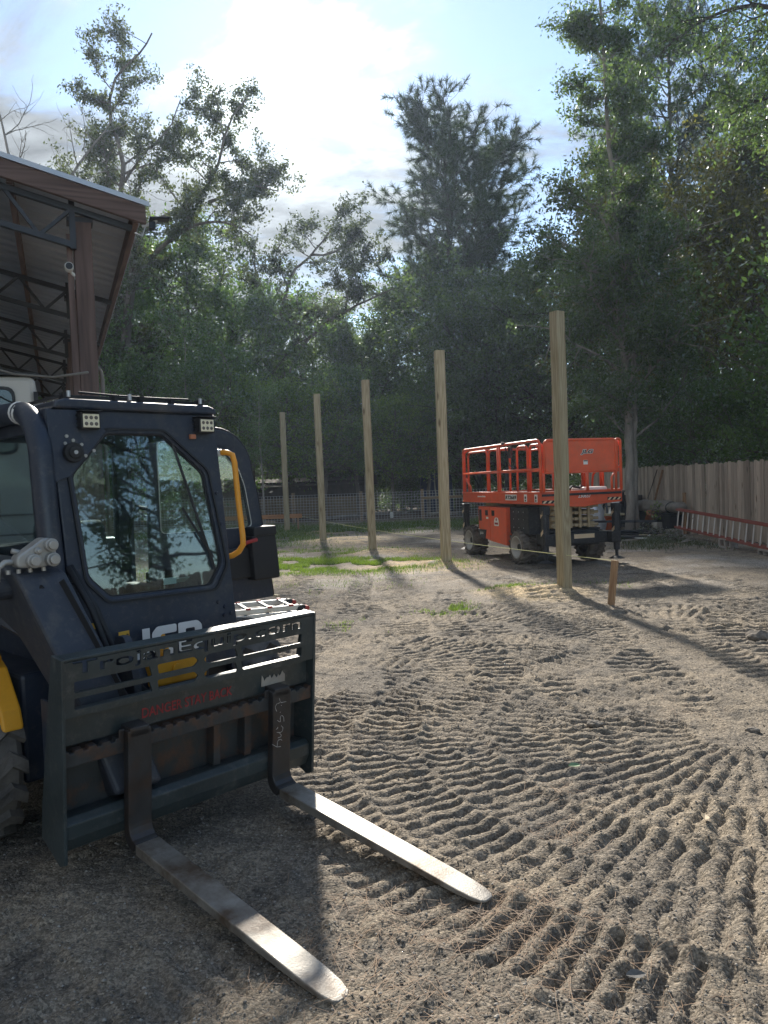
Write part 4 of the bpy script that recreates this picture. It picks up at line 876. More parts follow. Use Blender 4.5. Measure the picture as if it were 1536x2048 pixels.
hazard(lambda u, v, w: (XB - .049 + w, u, v), YA + .02, YA + .34, 1.17, 1.225, 3, en); hazard(lambda u, v, w: (XB - .049 + w, u, v), .50, YB - .01, 1.185, 1.24, 3, en)
b = MB(); b.b2((.58, YA - .022, 1.225), (1.08, YA - .019, 1.335)); pk = b.build('decal_plate', MAT['white_decal'], sk)
txt_side('RT2669', .595, 1.242, .076, .47, MAT['black_decal'], sk, .035, .2, YA - .0235)
b = MB(); _q = random.Random(9); _x = -.80
while _x < -.40:
    _w = _q.uniform(.012, .03); b.b2((_x, YA - .0145, 1.275), (_x + _w, YA - .0125, 1.275 + _q.uniform(.022, .036))); _x += _w + .008
_o = b.build('small_print', MAT['white_decal'], sk); _o['kind'] = 'stuff'
for x in (1.45, 1.86): 
    b = MB(); b.b2((x - .055, YA - .024, 1.20), (x + .055, YA - .019, 1.34)); dn = b.build('notice', MAT['white_decal'], sk); b = MB(); b.cyl((x, YA - .024, 1.28), (x, YA - .0255, 1.28), .03, 12); b.box((x, YA - .0248, 1.225), (.05, .0015, .03)); b.build('notice_mark', MAT['bark_dark'], sk)
# undercarriage
b = MB(); b.b2((-1.5, -.48, .36), (1.75, .48, .62)); b.b2((-1.3, -.56, .52), (1.6, .56, .66)); b.b2((1.5, -.70, .40), (1.86, .70, .60)); b.b2((-1.66, -.70, .40), (-1.4, .70, .60)); cs = b.build('chassis', LB, SL, .015)
b = MB(); b.b2((1.861, -.12, .50), (1.866, .30, .58)); b.build('label_plate', MAT['tan_decal'], cs)
b = MB(); b.b2((.62, -.80, .58), (1.40, -.40, 1.09)); b.b2((-.74, -.60, .5), (.62, -.40, 1.06)); bs = b.build('engine_bay', LB, SL, .01)
for x in (.78, 1.0, 1.2):
    for z in (.70, .86, 1.0):
        b = MB(); b.cyl((x, -.80, z), (x, -.806, z), .012, 8); b.build('bolt', MAT['galv'], bs)
b = MB(); b.prism([(-.74, 1.08), (-.16, 1.08), (-.16, .38), (-.42, .42), (-.36, .60), (-.74, .60)], -.88, -.60, lambda u, v, w: (u, w, v)); b.build('cabinet_door', OR, SL, .012)
b = MB(); b.prism([(-.15, 1.08), (.60, 1.08), (.60, .33), (-.15, .38)], -.88, -.60, lambda u, v, w: (u, w, v)); cd = b.build('cabinet_door', OR, SL, .012)
for x in (-.32, .0):
    b = MB(); b.b2((x - .065, -.884, .90), (x + .065, -.878, 1.01)); b.b2((x - .065, -.884, .905), (x - .02, -.878, .99)); b.build('vent_shade_plate', MAT['black_decal'], cd)  # black plates painted for the shade inside the vents
b = MB(); b.b2((-.70, -.884, .78), (-.58, -.878, 1.02)); b.build('vent_shade_plate', MAT['black_decal'], cd)
b = MB(); b.prism(soft([(.05, .70), (.27, .70), (.27, .80), (.22, .87), (.10, .87), (.05, .80)], .03), -.885, -.881, lambda u, v, w: (u, w, v)); b.build('notice', MAT['white_decal'], cd)
b = MB(); b.cyl((.16, -.885, .83), (.16, -.888, .83), .03, 12); b.box((.16, -.8865, .75), (.16, .002, .04)); b.build('notice_mark', MAT['red_decal'], cd)
b = MB(); b.b2((-.34, -.884, .83), (-.24, -.879, .87)); b.build('notice', MAT['white_decal'], cd)
b = MB(); b.prism([(-.74, .60), (-.37, .60), (-.43, .42), (-.72, .45)], -.89, -.62, lambda u, v, w: (u, w, v)); cv = b.build('step_cover', LB, SL, .01); txt_side('JLG', -.66, .49, .06, .17, MAT['white_decal'], cv, .02, .2, -.891)
# scissor stack
k = 0
for z in (.74, .855, .97, 1.085):
    for y in (-.42, .36):
        b = MB(); b.b2((-1.3, y - .04, z - .05), (1.72 - .05 * (k % 2), y + .04, z + .05)); b.build('scissor_arm', LC, SL, .008)
    k += 1
for z in (.74, .855, .97, 1.085):
    for y in (-.20, .0, .18):
        b = MB(); b.box((1.70, y, z), (.10, .07, .06)); b.build('arm_end', LC, SL, .01)
    b = MB(); b.cyl((1.70, -.5, z), (1.70, .48, z), .028, 12); b.cyl((.2, -.5, z), (.2, .48, z), .028, 12); b.build('scissor_pin', LC, SL)
for y in (-.31, -.1, .09, .27):
    b = MB(); b.box((1.72, y, .91), (.05, .05, .44)); b.build('cross_link', LC, SL, .008)
b = MB(); b.cyl((-.6, 0, .8), (1.3, 0, .95), .07, 14); b.build('lift_cylinder', LB, SL)
# outriggers
def outrigger(x, y, s):
    b = MB(); b.cyl((x, y, .26), (x, y, 1.12), .058, 14); b.box((x, y - s * .05, .50), (.15, .2, .2)); b.box((x, y, 1.04), (.14, .14, .16)); b.box((x, y, .78), (.10, .13, .5)); o = b.build('outrigger', LB, SL, .012)
    b = MB(); b.cyl((x, y, .14), (x, y, .27), .03, 12); b.cyl((x, y, .10), (x, y, .145), .15, 20, .06); b.build('foot_pad', LB, o)
    for i, z in enumerate((.62, .95)):
        fn = lambda u, v, w: (u, y - .067 - w, v)
        b = MB(); b.prism([(x - .045, z - .05), (x + .045, z + .02), (x + .045, z + .09), (x - .045, z + .02)], 0, .003, fn); b.build('hazard_stripe', MAT['tan_decal'], o)
outrigger(1.93, -.74, -1); outrigger(1.93, .72, 1); outrigger(-1.72, -.76, -1); outrigger(-1.72, .72, 1)
def lift_wheel(x, y0, y1, s):
    R = .335; ax = lambda rr, a, w: (x + rr * math.cos(a), w, .33 + rr * math.sin(a))
    b = MB(); b.revolve([(.19, y0 + .02), (.25, y0), (.295, y0 + .015), (.31, y0 + .05), (.312, (y0 + y1) / 2), (.31, y1 - .05), (.295, y1 - .015), (.25, y1), (.19, y1 - .02)], 40, ax)
    n = 18
    for k in range(n):
        for side in (0, 1):
            a0 = 2 * PI * (k + .5 * side) / n; vs = []; fs = []
            prof = [(0, .0), (.3, .35), (.56, .75)]
            for t, off in prof:
                w = y0 + .002 + t * (y1 - y0) if side == 0 else y1 - .002 - t * (y1 - y0); a = a0 + off * 2 * PI / n
                for rr, da in ((.295, -.075), (.338 - .012 * (t == 0), -.05), (.338 - .012 * (t == 0), .05), (.295, .075)): vs.append(ax(rr, a + da, w))
            for i in range(2):
                for q in range(4): fs.append((i * 4 + q, i * 4 + (q + 1) % 4, (i + 1) * 4 + (q + 1) % 4, (i + 1) * 4 + q))
            fs += [(3, 2, 1, 0), (8, 9, 10, 11)]; b.add(vs, fs)
    wh = b.build('wheel', MAT['tyre_dusty'], SL)
    yo = y0 if s < 0 else y1; b = MB(); b.revolve([(.0, yo - s * .14), (.10, yo - s * .14), (.11, yo - s * .10), (.145, yo - s * .085), (.17, yo - s * .05), (.195, yo - s * .012), (.215, yo - s * .0), (.225, yo - s * .02), (.2, yo - s * .1)], 36, ax); rm = b.build('rim', MAT['rim_grey'], wh, smooth=True)
    b = MB(); b.cyl(ax(0, 0, yo - s * .16), ax(0, 0, yo - s * .06), .06, 16)
    for q in range(8): a = q * PI / 4; b.cyl(ax(.082, a, yo - s * .15), ax(.082, a, yo - s * .125), .012, 6)
    b.build('hub', LB, wh)
for x in (1.04, -1.28): lift_wheel(x, -.90, -.56, -1); lift_wheel(x, .52, .86, 1)
# ------------------------------------------------------------------ set posts, stake, string, board
ORD = ['nearest tall wooden post, in front of the scissor lift', 'tall wooden post second nearest, left of the scissor lift', 'middle one of the five tall wooden posts', 'tall wooden post second farthest in the row', 'farthest tall wooden post, beside the open loader door']
POSTS = [(2.50, 10.78, 3.93, .5, (.004, 0)), (1.165, 14.86, 4.14, .15, (.0, .002)), (-.30, 17.99, 4.05, .1, (.0, -.006)), (-1.77, 22.03, 4.25, .2, (0, -.006)), (-3.475, 27.48, 4.3, .3, (0, -.003))]
for (x, y, h, rz, tl), lab in zip(POSTS, ORD):
    b = MB(); r = random.Random(int(y * 10)); w = .079 if y < 12 else .089
    n = 9; vs = []; fs = []
    c = w * .86
    for i in range(n):
        z = -.3 + (h + .3) * i / (n - 1); ox, oy = r.uniform(-.004, .004), r.uniform(-.004, .004)
        vs += [(ox + a, oy + b_, z) for a, b_ in ((w, -c), (w, c), (c, w), (-c, w), (-w, c), (-w, -c), (-c, -w), (c, -w))]
    for i in range(n - 1):
        for q in range(8): fs.append((i * 8 + q, i * 8 + (q + 1) % 8, (i + 1) * 8 + (q + 1) % 8, (i + 1) * 8 + q))
    fs += [tuple(range(7, -1, -1)), tuple((n - 1) * 8 + q for q in range(8))]
    b.add(vs, fs); o = b.build('wooden_post', MAT['post_wood']); o.location = (x, y, 0); o.rotation_euler = (0, tl[1], rz); tag(o, lab, 'post', 'tall posts set in a row')
b = MB(); b.add([(-.022, -.043, -.1), (.022, -.043, -.1), (.022, .043, -.1), (-.022, .043, -.1), (-.022, -.043, .575), (.022, -.043, .575), (.022, .043, .575), (-.022, .043, .575)], [(3, 2, 1, 0), (4, 5, 6, 7), (0, 1, 5, 4), (1, 2, 6, 5), (2, 3, 7, 6), (3, 0, 4, 7)])
o = b.build('wooden_stake', MAT['stake_wood'], bevel=.003); o.location = (2.80, 9.6, 0); o.rotation_euler = (.04, .115, .5); tag(o, 'short brown wooden stake leaning right of the nearest post', 'stake')
SA = Vector((2.862, 9.585, .57)); SB = Vector((-3.10, 29.0, .52))
b = MB(); b.tube([SA + (SB - SA) * t + Vector((0, 0, -.09 * 4 * t * (1 - t))) for t in [i / 24 for i in range(25)]], .0042, 5); tag(b.build('string_line', MAT['string']), 'pale yellow string stretched from the stake past the posts', 'string')
bd = empty('batter_board', (-3.1, 29.0, 0), .05, 'orange-brown board on short stakes behind the farthest post', 'board')
b = MB(); b.b2((-3.4, -.02, .46), (.0, .02, .62)); b.build('plank', MAT['board_wood'], bd, .003)
for x in (-.15, -1.9, -3.2): b = MB(); b.b2((x - .03, .02, -.1), (x + .03, .065, .56)); b.build('stake', MAT['stake_wood'], bd)

# ------------------------------------------------------------------ wire fence at the tree line
WF = empty('wire_fence', (0, 34.6, 0), 0, 'wire mesh fence on wooden posts along the tree line', 'fence')
fxs = [-15.5, -12.2, -8.7, -6.6, -4.05, -1.0, 1.72, 4.6, 7.4]
fyo = lambda x: .0 if x < -3 else -.4
for x in fxs:
    b = MB(); b.b2((x - .07, fyo(x) - .07, -.2), (x + .07, fyo(x) + .07, 1.36 + .04 * math.sin(x * 7))); b.build('fence_post', MAT['old_wood'], WF, .006)
for i in range(len(fxs) - 1):
    a, c = fxs[i], fxs[i + 1]; ya, yc = fyo(a) - .08, fyo(c) - .08; b = MB()
    n = int((c - a) / .13)
    for k in range(n):
        t = (k + .5) / n; x = a + (c - a) * t; y = ya + (yc - ya) * t; b.box((x, y, .64), (.010, .010, 1.2))
    for z in (.06, .16, .27, .38, .5, .62, .74, .87, 1.0, 1.12, 1.24): b.bar((a, ya, z), (c, yc, z), .010, .010)
    o = b.build('wire_mesh', MAT['wire'], WF); o['kind'] = 'stuff'
for a, c, z in ((6, 8, .93), (0, 3, .72)):
    b = MB(); b.bar((fxs[a] + .05, fyo(fxs[a]) - .1, z), (fxs[c], fyo(fxs[c]) - .1, z + .06), .05, .11); b.build('fence_rail', MAT['old_wood'], WF, .01)
# low dark wall of boards beyond it, with a lid-like roof edge
SH = empty('low_shed', (-6.2, 40.5, 0), .03, 'low dark brown shed behind the wire fence', 'shed')
for i in range(24):
    b = MB(); b.b2((-4.4 + i * .42, -.02 - .012 * (i % 2), 0), (-4.4 + i * .42 + .41, .02, 1.05)); b.build('plank', MAT['old_wood'], SH)
b = MB(); b.prism([(-.45, 1.62), (-.42, 1.68), (1.2, 2.1), (1.2, 2.03)], -4.7, 5.9, lambda u, v, w: (w, u, v)); b.build('roof', MAT['bark_dark'], SH)
b = MB(); b.b2((-4.4, .05, 1.05), (5.7, .10, 1.9)); b.build('back_wall', MAT['bark_dark'], SH)
TP = empty('blue_tarp', (2.9, 42, 0), .1, 'dark blue tarp cover hanging behind the wire fence', 'tarp')
b = MB(); b.prism([(-.9, .0), (.9, 0), (.85, 2.0), (-.2, 2.15), (-.85, 1.9)], -.25, .25, lambda u, v, w: (u, w, v)); b.build('cover', mat('tarp_blue', (.015, .03, .085), .5, var=.3, scale=3, bump=.5, bscale=5), TP, .08)
b = MB(); b.box((.35, 36.2, .14), (.16, .12, .28)); tag(b.build('white_jug', MAT['pvc'], bevel=.04), 'small white jug on the leaf litter behind the wire fence', 'jug')
for i, (x, y, rz, L) in enumerate(((-1.6, 37.0, .3, 2.4), (3.0, 36.6, -.2, 2.0), (-.3, 38.4, .1, 3.0))):
    b = MB(); b.tube([(-L / 2, 0, .08), (-L * .2, .05, .14), (L * .2, -.03, .12), (L / 2, .06, .16)], [.09, .08, .06, .04], 7); o = b.build('fallen_branch', MAT['bark_pale'], smooth=True); o.location = (x, y, 0); o.rotation_euler = (0, 0, rz); tag(o, ['pale fallen branch behind the fence left of the jug', 'pale fallen branch behind the fence right of the jug', 'long fallen branch deep in the leaf litter'][i], 'branch', 'fallen branches')

# ------------------------------------------------------------------ board fence on the right
FDV = Vector((-1.04, 20.5, 0)).normalized(); FD = math.atan2(FDV.y, FDV.x); FO = Vector((8.78, 9, 0)) - FDV * 11
PF = empty('privacy_fence', FO, FD, 'weathered grey-brown wooden picket privacy fence on the right', 'fence')
pk = []
r = random.Random(5)
for v in range(4):
    b = MB(); w, h, t = .138, 1.84, .017; b.prism([(0, 0), (w, 0), (w, h - .03), (w - .03, h), (.03, h), (0, h - .03)], 0, t, lambda u, v_, d: (u, d, v_)); me = b.mesh('picket'); me.materials.append(MAT['picket_wood']); pk.append(me)
for i in range(216):
    o = bpy.data.objects.new('picket', pk[i % 4]); COL.objects.link(o); o.parent = PF
    o.location = (i * .1455 + r.uniform(-.003, .003), r.uniform(-.004, .008), r.uniform(-.03, .03) + .01); o.rotation_euler = (r.uniform(-.006, .006), r.uniform(-.006, .006), r.uniform(-.03, .03))
for z in (.35, 1.0, 1.55):
    b = MB(); b.b2((0, -.06, z - .045), (31.4, -.022, z + .045)); b.build('fence_rail', MAT['old_wood'], PF)

# ------------------------------------------------------------------ things along the board fence
def fpt(t, off=0.0):      # a point along the fence line (t measured from Y = 9), off metres into the yard
    return Vector((8.78, 9, 0)) + FDV * t + Vector((-FDV.y, FDV.x, 0)) * off
# red extension ladder standing on edge before the fence, resting on blocks
LA = empty('extension_ladder', (7.25, 19.2, 0), 0, 'red fibreglass extension ladder with aluminium rungs along the fence', 'ladder')
A0, A1 = Vector((0, 0, .29)), Vector((-.02, -7.2, .05)); upv = Vector((.05, 0, .43))
for off in (Vector((0, 0, 0)), upv):
    for e in (Vector((0, 0, 0)), Vector((.06, 0, .012))):
        b = MB(); b.bar(A0 + off + e, A1 + off + e, .045, .05, upv.normalized()); b.build('side_rail', MAT['ladder_red'], LA, .004)
n = 24
for i in range(n):
    p = A0 + (A1 - A0) * ((i + .5) / n); b = MB(); b.cyl(p, p + upv, .017, 8); b.build('rung', MAT['alu'], LA)
def block(loc, rz, lab, up=False):
    o = empty('cinder_block', loc, rz, lab, 'cinder block', 'cinder blocks')
    me = fill2d([[(-.2, -.1), (.2, -.1), (.2, .1), (-.2, .1)], soft([(-.165, -.065), (-.02, -.065), (-.02, .065), (-.165, .065)], .015), soft([(.02, -.065), (.165, -.065), (.165, .065), (.02, .065)], .015)], .19)
    if up: remap(me, lambda u, v, w: Vector((w - .095, u, v + .1)))
    b = link_mesh('block_body', me, MAT['concrete'], o, .004); return o
block((7.42, 19.7, 0), PI / 2 + .25, 'cinder block on its side under the far end of the red ladder', True)
block((7.30, 16.35, 0), .2, 'cinder block under the middle of the red ladder', True)
block((7.28, 14.6, -.08), .1, 'cinder block under the near end of the red ladder, at the photo edge', True)
b = MB(); b.box((0, 0, .14), (.22, .22, .30)); o = b.build('paver_block', MAT['concrete'], bevel=.01); o.location = (7.52, 21.2, 0); o.rotation_euler = (0, 0, .4); tag(o, 'pale concrete block below the black bin with a plant above', 'concrete block')
# black bins with a rolled grey tarp on top
def bin_(loc, rz, w, d, h, lab):
    o = empty('storage_bin', loc, rz, lab, 'bin', 'black storage bins')
    b = MB(); vs = [(-w / 2 * .95, -d / 2 * .9, 0), (w / 2 * .95, -d / 2 * .9, 0), (w / 2 * .95, d / 2 * .9, 0), (-w / 2 * .95, d / 2 * .9, 0), (-w / 2, -d / 2, h), (w / 2, -d / 2, h), (w / 2, d / 2, h), (-w / 2, d / 2, h)]
    b.add(vs, [(3, 2, 1, 0), (4, 5, 6, 7), (0, 1, 5, 4), (1, 2, 6, 5), (2, 3, 7, 6), (3, 0, 4, 7)]); b.build('tub', MAT['black_plastic'], o, .03)
    b = MB(); b.box((0, 0, h + .02), (w + .06, d + .06, .05)); b.build('lid', MAT['black_plastic'], o, .02); return o
bin_((7.80, 21.75, 0), FD, 2.3, .42, .50, 'black bin under the grey rolled tarp')
bin_((7.72, 23.9, 0), FD + .1, .8, .5, .74, 'black bin behind the forked tree trunk')
b = MB(); b.b2((-.25, -.2, 0), (.25, .2, .22)); o = b.build('dark_crate', MAT['bark_dark'], bevel=.02); o.location = (7.72, 23.8, .785); o.rotation_euler = (0, 0, FD); tag(o, 'small dark brown crate on the black bin behind the trunk', 'crate')
def lumpy_roll(L, R, seed):
    b = MB(); n = 34; m = 18; vs = []; fs = []
    for i in range(n):
        t = i / (n - 1); x = (t - .5) * L; k = 1 - .35 * max(0, abs(t - .5) * 2 - .9) / .1
        for q in range(m):
            a = 2 * PI * q / m; rr = R * k * (1 + .7 * (float(fbm(np.array([x * 3 + seed]), np.array([a * 1.2]), 3, seed)[0]) - .5) + .05 * math.sin(3 * a + x * 4))
            if abs(t - .2) < .02 or abs(t - .75) < .02: rr *= .86
            vs.append((x, rr * math.cos(a), rr * .82 * math.sin(a)))
    for i in range(n - 1):
        for q in range(m): fs.append((i * m + q, i * m + (q + 1) % m, (i + 1) * m + (q + 1) % m, (i + 1) * m + q))
    fs += [tuple(range(m - 1, -1, -1)), tuple((n - 1) * m + q for q in range(m))]; b.add(vs, fs); return b
TR = empty('tarp_roll', (7.78, 21.75, .70), FD, 'grey rolled tarp bound with black straps on the bin', 'tarp roll')
lumpy_roll(2.9, .21, 3).build('cloth_roll', MAT['tarp_grey'], TR, smooth=True)
for x in (-.85, .75): b = MB(); b.tube([(x, .175 * math.cos(a), .148 * math.sin(a)) for a in [2 * PI * i / 18 for i in range(19)]], .016, 6); b.build('strap', MAT['black_plastic'], TR)
b = MB(); b.bar((7.98, 22.7, .80), (8.06, 22.2, 1.72), .05, .03); tag(b.build('leaning_board', MAT['stake_wood']), 'narrow brown board leaning on the fence above the tarp roll', 'board')
b = MB(); b.tube([(7.96, 23.2, .9), (8.0, 22.9, 1.3), (8.05, 22.6, 1.75)], .014, 6); tag(b.build('dry_branch', MAT['bark_dark']), 'thin dark branch resting against the fence boards', 'branch')
b = MB(); b.b2((8.0, 20.5, 0), (8.06, 20.6, 1.1)); tag(b.build('short_board', MAT['stake_wood']), 'short upright brown board at the end of the tarp roll', 'board')
b = MB(); b.revolve([(0, 0), (.10, 0), (.14, .24), (.155, .24), (.155, .28), (.13, .28), (.12, .2), (0, .2)], 20, lambda r_, a, w: (r_ * math.cos(a), r_ * math.sin(a), w)); o = b.build('clay_pot', MAT['clay'], smooth=True); o.location = (7.44, 21.7, .30); o.rotation_euler = (.5, .3, 0); tag(o, 'tilted reddish clay pot against the black bin', 'pot')
b = MB(); b.box((0, 0, .16), (.30, .3, .32)); o = b.build('upturned_tub', MAT['black_plastic'], bevel=.04); o.location = (7.42, 21.75, 0); tag(o, 'small black tub under the clay pot', 'tub')
# dark steel frame rack, pipes, orange bucket, foil, sheets left of the trunk
RK = empty('steel_rack', (6.98, 23.2, 0), .15, 'dark folding steel rack standing left of the trunk', 'rack')
for x in (-.32, .30):
    b = MB(); b.bar((x, -.2, 0), (x * .9, .05, 1.12), .05, .05); b.build('rack_leg', MAT['dark_sheet'], RK); b = MB(); b.bar((x, .35, 0), (x * .9, .05, 1.12), .05, .05); b.build('rack_leg', MAT['dark_sheet'], RK)
for z in (.2, .45, .7, .95):
    b = MB(); b.box((0, -.15 + .22 * z, z), (.64, .05, .035)); b.box((0, -.15 + .22 * z + .08, z), (.6, .18, .012)); b.build('rack_shelf', MAT['dark_sheet'], RK)
b = MB(); b.box((0, .05, 1.14), (.75, .3, .05)); b.build('rack_top', MAT['tarp_grey'], RK, .02)
for i, (a, c, lab) in enumerate((((6.85, 22.75, .60), (7.02, 22.8, 1.25), 'upper white plastic pipe leaning on the steel rack'), ((6.52, 22.3, .42), (6.72, 22.35, .95), 'lower white plastic pipe leaning behind the lift'))):
    b = MB(); b.cyl(a, c, .06, 14); o = b.build('plastic_pipe', MAT['pvc'], smooth=False); tag(o, lab, 'pipe', 'white pipes')
bk = empty('orange_bucket', (6.55, 22.4, 0), .2, 'orange bucket with a wooden board on top, behind the lift', 'bucket')
b = MB(); b.revolve([(0, 0), (.13, 0), (.165, .42), (.178, .42), (.178, .46), (.15, .46), (.12, .03), (0, .03)], 24, lambda r_, a, w: (r_ * math.cos(a), r_ * math.sin(a), w)); b.build('pail', MAT['orange_plastic'], bk, smooth=True)
b = MB(); b.tube([(.17 * math.cos(a), .0, .42 + .12 * math.sin(a)) for a in [PI * i / 8 for i in range(9)]], .006, 5); b.build('bail', MAT['galv'], bk)
b = MB(); b.box((6.6, 22.3, .50), (.65, .3, .06)); tag(b.build('scrap_board', MAT['post_wood'], bevel=.004), 'pale scrap board lying across the orange bucket', 'board')
bm = bmesh.new(); bmesh.ops.create_icosphere(bm, subdivisions=4, radius=1)
for v in bm.verts:
    q = v.co.copy(); k = .8 + .5 * float(fbm(np.array([q.x * 2.2 + 5]), np.array([q.z * 2.2 + q.y]), 4, 77)[0]); v.co = Vector((q.x * .36 * k, q.y * .25 * k, .50 + q.z * .58 * k))
me = bpy.data.meshes.new('foil_bag'); bm.to_mesh(me); bm.free(); o = link_mesh('foil_bag', me, MAT['silver_foil'], smooth=True); o.location = (5.55, 20.6, -.05); tag(o, 'crumpled silver foil sheet bundle behind the scissor lift', 'foil bundle')
for i, (x, y, z, rz, L, w, lab, m_) in enumerate(((6.35, 20.6, .13, .05, 1.9, .34, 'black stacked panels lying at the foot of the trunk, topmost', 'dark_sheet'), (6.3, 20.5, .07, .0, 1.9, .42, 'black panel under the topmost panel near the trunk', 'black_plastic'), (6.05, 19.7, .05, .22, 1.5, .5, 'grey-black sheet lying in front of the stacked panels', 'dark_sheet'), (6.45, 19.1, .045, .5, .38, .3, 'white sheet scrap on the ground before the black sheet', 'pvc'), (7.0, 19.9, .05, -.25, .8, .16, 'pale broken board lying by the weeds', 'post_wood'), (6.2, 20.1, .42, .05, 1.9, .06, 'dark steel bar lying behind the lift outrigger', 'dark_sheet'))):
    b = MB(); b.box((0, 0, 0), (L, w, .045 if i < 2 else (.014 if i < 5 else .06))); o = b.build(['flat_panel', 'flat_panel', 'dark_sheet', 'white_scrap', 'broken_board', 'steel_bar'][i], MAT[m_], bevel=.004); o.location = (x, y, z); o.rotation_euler = (.02, .03, rz); tag(o, lab, ['panel', 'panel', 'sheet', 'scrap', 'board', 'bar'][i])
b = MB()
for i in range(5):
    r_ = random.Random(i); a = r_.uniform(-.5, .6); b.tube([(0, 0, .03), (.35 * math.cos(a), .35 * math.sin(a), .12), (.75 * math.cos(a + .2), .75 * math.sin(a + .2), .05)], [.014, .01, .005], 5)
o = b.build('twig_bundle', MAT['bark_pale']); o.location = (6.75, 17.6, 0); tag(o, 'bare pale twigs lying below the red ladder', 'twigs')
# folded aluminium ladder on the ground behind the loader
AL = empty('folding_ladder', (-1.13, 9.9, 0), math.atan2(-.42, -1.0) , 'folded aluminium multi-position ladder with red caps behind the loader', 'ladder')
for y, z in ((-.30, .06), (-.30, .135), (.28, .06), (.28, .135)):
    b = MB(); b.b2((0.10, y - .02, z - .033), (1.95, y + .02, z + .033)); b.build('side_rail', MAT['alu'], AL, .006)
for i in range(7):
    x = .2 + i * .27; b = MB(); b.b2((x - .02, -.28, .145), (x + .02, .26, .17)); rg_ = b.build('rung', MAT['alu'], AL, .004)
    for y in (-.31, .29): b = MB(); b.box((x, y, .17), (.055, .06, .025)); b.build('rung_cap', MAT['red_plastic'], AL, .005)
for y in (-.30, .28):
    b = MB(); b.cyl((.06, y - .04, .10), (.06, y + .04, .10), .065, 14); h = b.build('hinge', MAT['black_plastic'], AL, .006); b = MB(); b.cyl((.0, y - .05, .12), (.0, y + .05, .12), .028, 10); b.build('hinge_knob', MAT['red_plastic'], AL)
b = MB(); b.bar((-1.45, 10.25, .19), (-1.9, 10.6, .22), .05, .025); tag(b.build('loose_lath', MAT['post_wood']), 'loose pale wooden lath on the folded ladder', 'lath')
# ------------------------------------------------------------------ open pole barn at the left (local x towards its right eave, y going back)
BA = empty('pole_barn', (-1.861, 6.392, 0), .39872, 'open pole barn with steel roof, dark trusses and brown timber posts', 'barn')
SLP = .247; BL = 16.5; ZE = 4.0
def rz_(x): return ZE - SLP * x          # top of roof sheet
YS = [.12 + 2.66 * i for i in range(7)]
# corrugated roof: sheets side by side, ribs run from ridge to eave
shw = .92; n = int(BL / shw)
for i in range(n):
    y0 = -.02 + i * shw; prof = []
    k = 4
    for q in range(k):
        t = y0 + shw * q / k; w = shw / k; prof += [(t, 0), (t + w * .45, 0), (t + w * .6, .035), (t + w * .78, .035), (t + w * .93, 0)]
    prof.append((y0 + shw - .002, 0)); vs = []; fs = []
    for x in (.0, -1.6, -3.4, -6.0):
        for (t, h) in prof: vs.append((x, t, rz_(x) - .02 + h))
        for (t, h) in prof: vs.append((x, t, rz_(x) - .0215 + h))
    m = len(prof)
    for r in range(3):
        o = r * 2 * m; p = (r + 1) * 2 * m
        for q in range(m - 1):
            fs.append((o + q, o + q + 1, p + q + 1, p + q)); fs.append((o + m + q, p + m + q, p + m + q + 1, o + m + q + 1))
    b = MB(); b.add(vs, fs); b.build('roof_sheet', MAT['roof_steel'], BA)
# corrugation stiffening ribs seen from below run along the length
# fascia and rake trim
b = MB(); b.prism([(.0, ZE - .03), (-6, rz_(-6) - .03), (-6, rz_(-6) - .17), (-.0, ZE - .17)], -.02, .025, lambda u, v, w: (u, w, v)); b.build('rake_board', MAT['barn_wood_x'], BA, .004)
b = MB(); b.prism([(.03, ZE + .005), (-6, rz_(-6) + .012), (-6, rz_(-6) - .028), (.03, ZE - .035)], -.035, -.022, lambda u, v, w: (u, w, v)); b.build('rake_trim', MAT['galv'], BA)
b = MB(); b.b2((-.10, .04, ZE - .16), (-.055, BL, ZE - .03)); b.build('eave_board', MAT['barn_wood_y'], BA)
for x in (-1.0, -1.95, -2.9, -3.9):
    b = MB(); b.b2((x - .022, .04, rz_(x) - .175), (x + .022, BL, rz_(x) - .035)); b.build('purlin', MAT['barn_wood_y'], BA)
b = MB()
# steel trusses with zig-zag webs
for ti, y in enumerate(YS):
    tr = empty('truss', (0, y, 0)); tr.parent = BA; dz = -.22
    if ti < 6:
        xs_ = [-.10, -.56, -5.8]; 
        b = MB(); b.bar((-.10, 0, rz_(-.10) - .20), (-5.8, 0, rz_(-5.8) - .20), .05, .045); b.build('top_chord', MAT['truss_steel'], tr)
        b = MB(); b.bar((-.56, 0, rz_(-.56) - .49), (-5.8, 0, rz_(-5.8) - .49), .05, .045); b.build('bottom_chord', MAT['truss_steel'], tr)
        nodes = [-.56 - .247 * k for k in range(22)]
        b = MB(); b.bar((-.56, 0, rz_(-.56) - .12), (-.56, 0, rz_(-.56) - .52), .045, .045); b.build('end_post', MAT['truss_steel'], tr)
        for k in range(20):
            z0 = rz_(nodes[k]) - (.20 if k % 2 == 0 else .49); z1 = rz_(nodes[k + 1]) - (.49 if k % 2 == 0 else .20)
            b = MB(); b.bar((nodes[k], 0, z0), (nodes[k + 1], 0, z1), .028, .028); b.build('web_bar', MAT['truss_steel'], tr)
for i, y in enumerate(YS[:6]):
    b = MB(); b.b2((-.555, y + .035, -.2), (-.415, y + .175, rz_(-.5) - .22)); b.build('timber_post', MAT['barn_wood'], BA, .006)
    b = MB(); b.b2((-.60, y + .03, rz_(-.5) - .27), (-.40, y + .18, rz_(-.5) - .235)); b.build('post_bracket', MAT['truss_steel'], BA)
    b = MB(); b.b2((-5.3, y + .035, -.2), (-5.16, y + .175, rz_(-5.2) - .22)); b.build('timber_post', MAT['barn_wood'], BA)
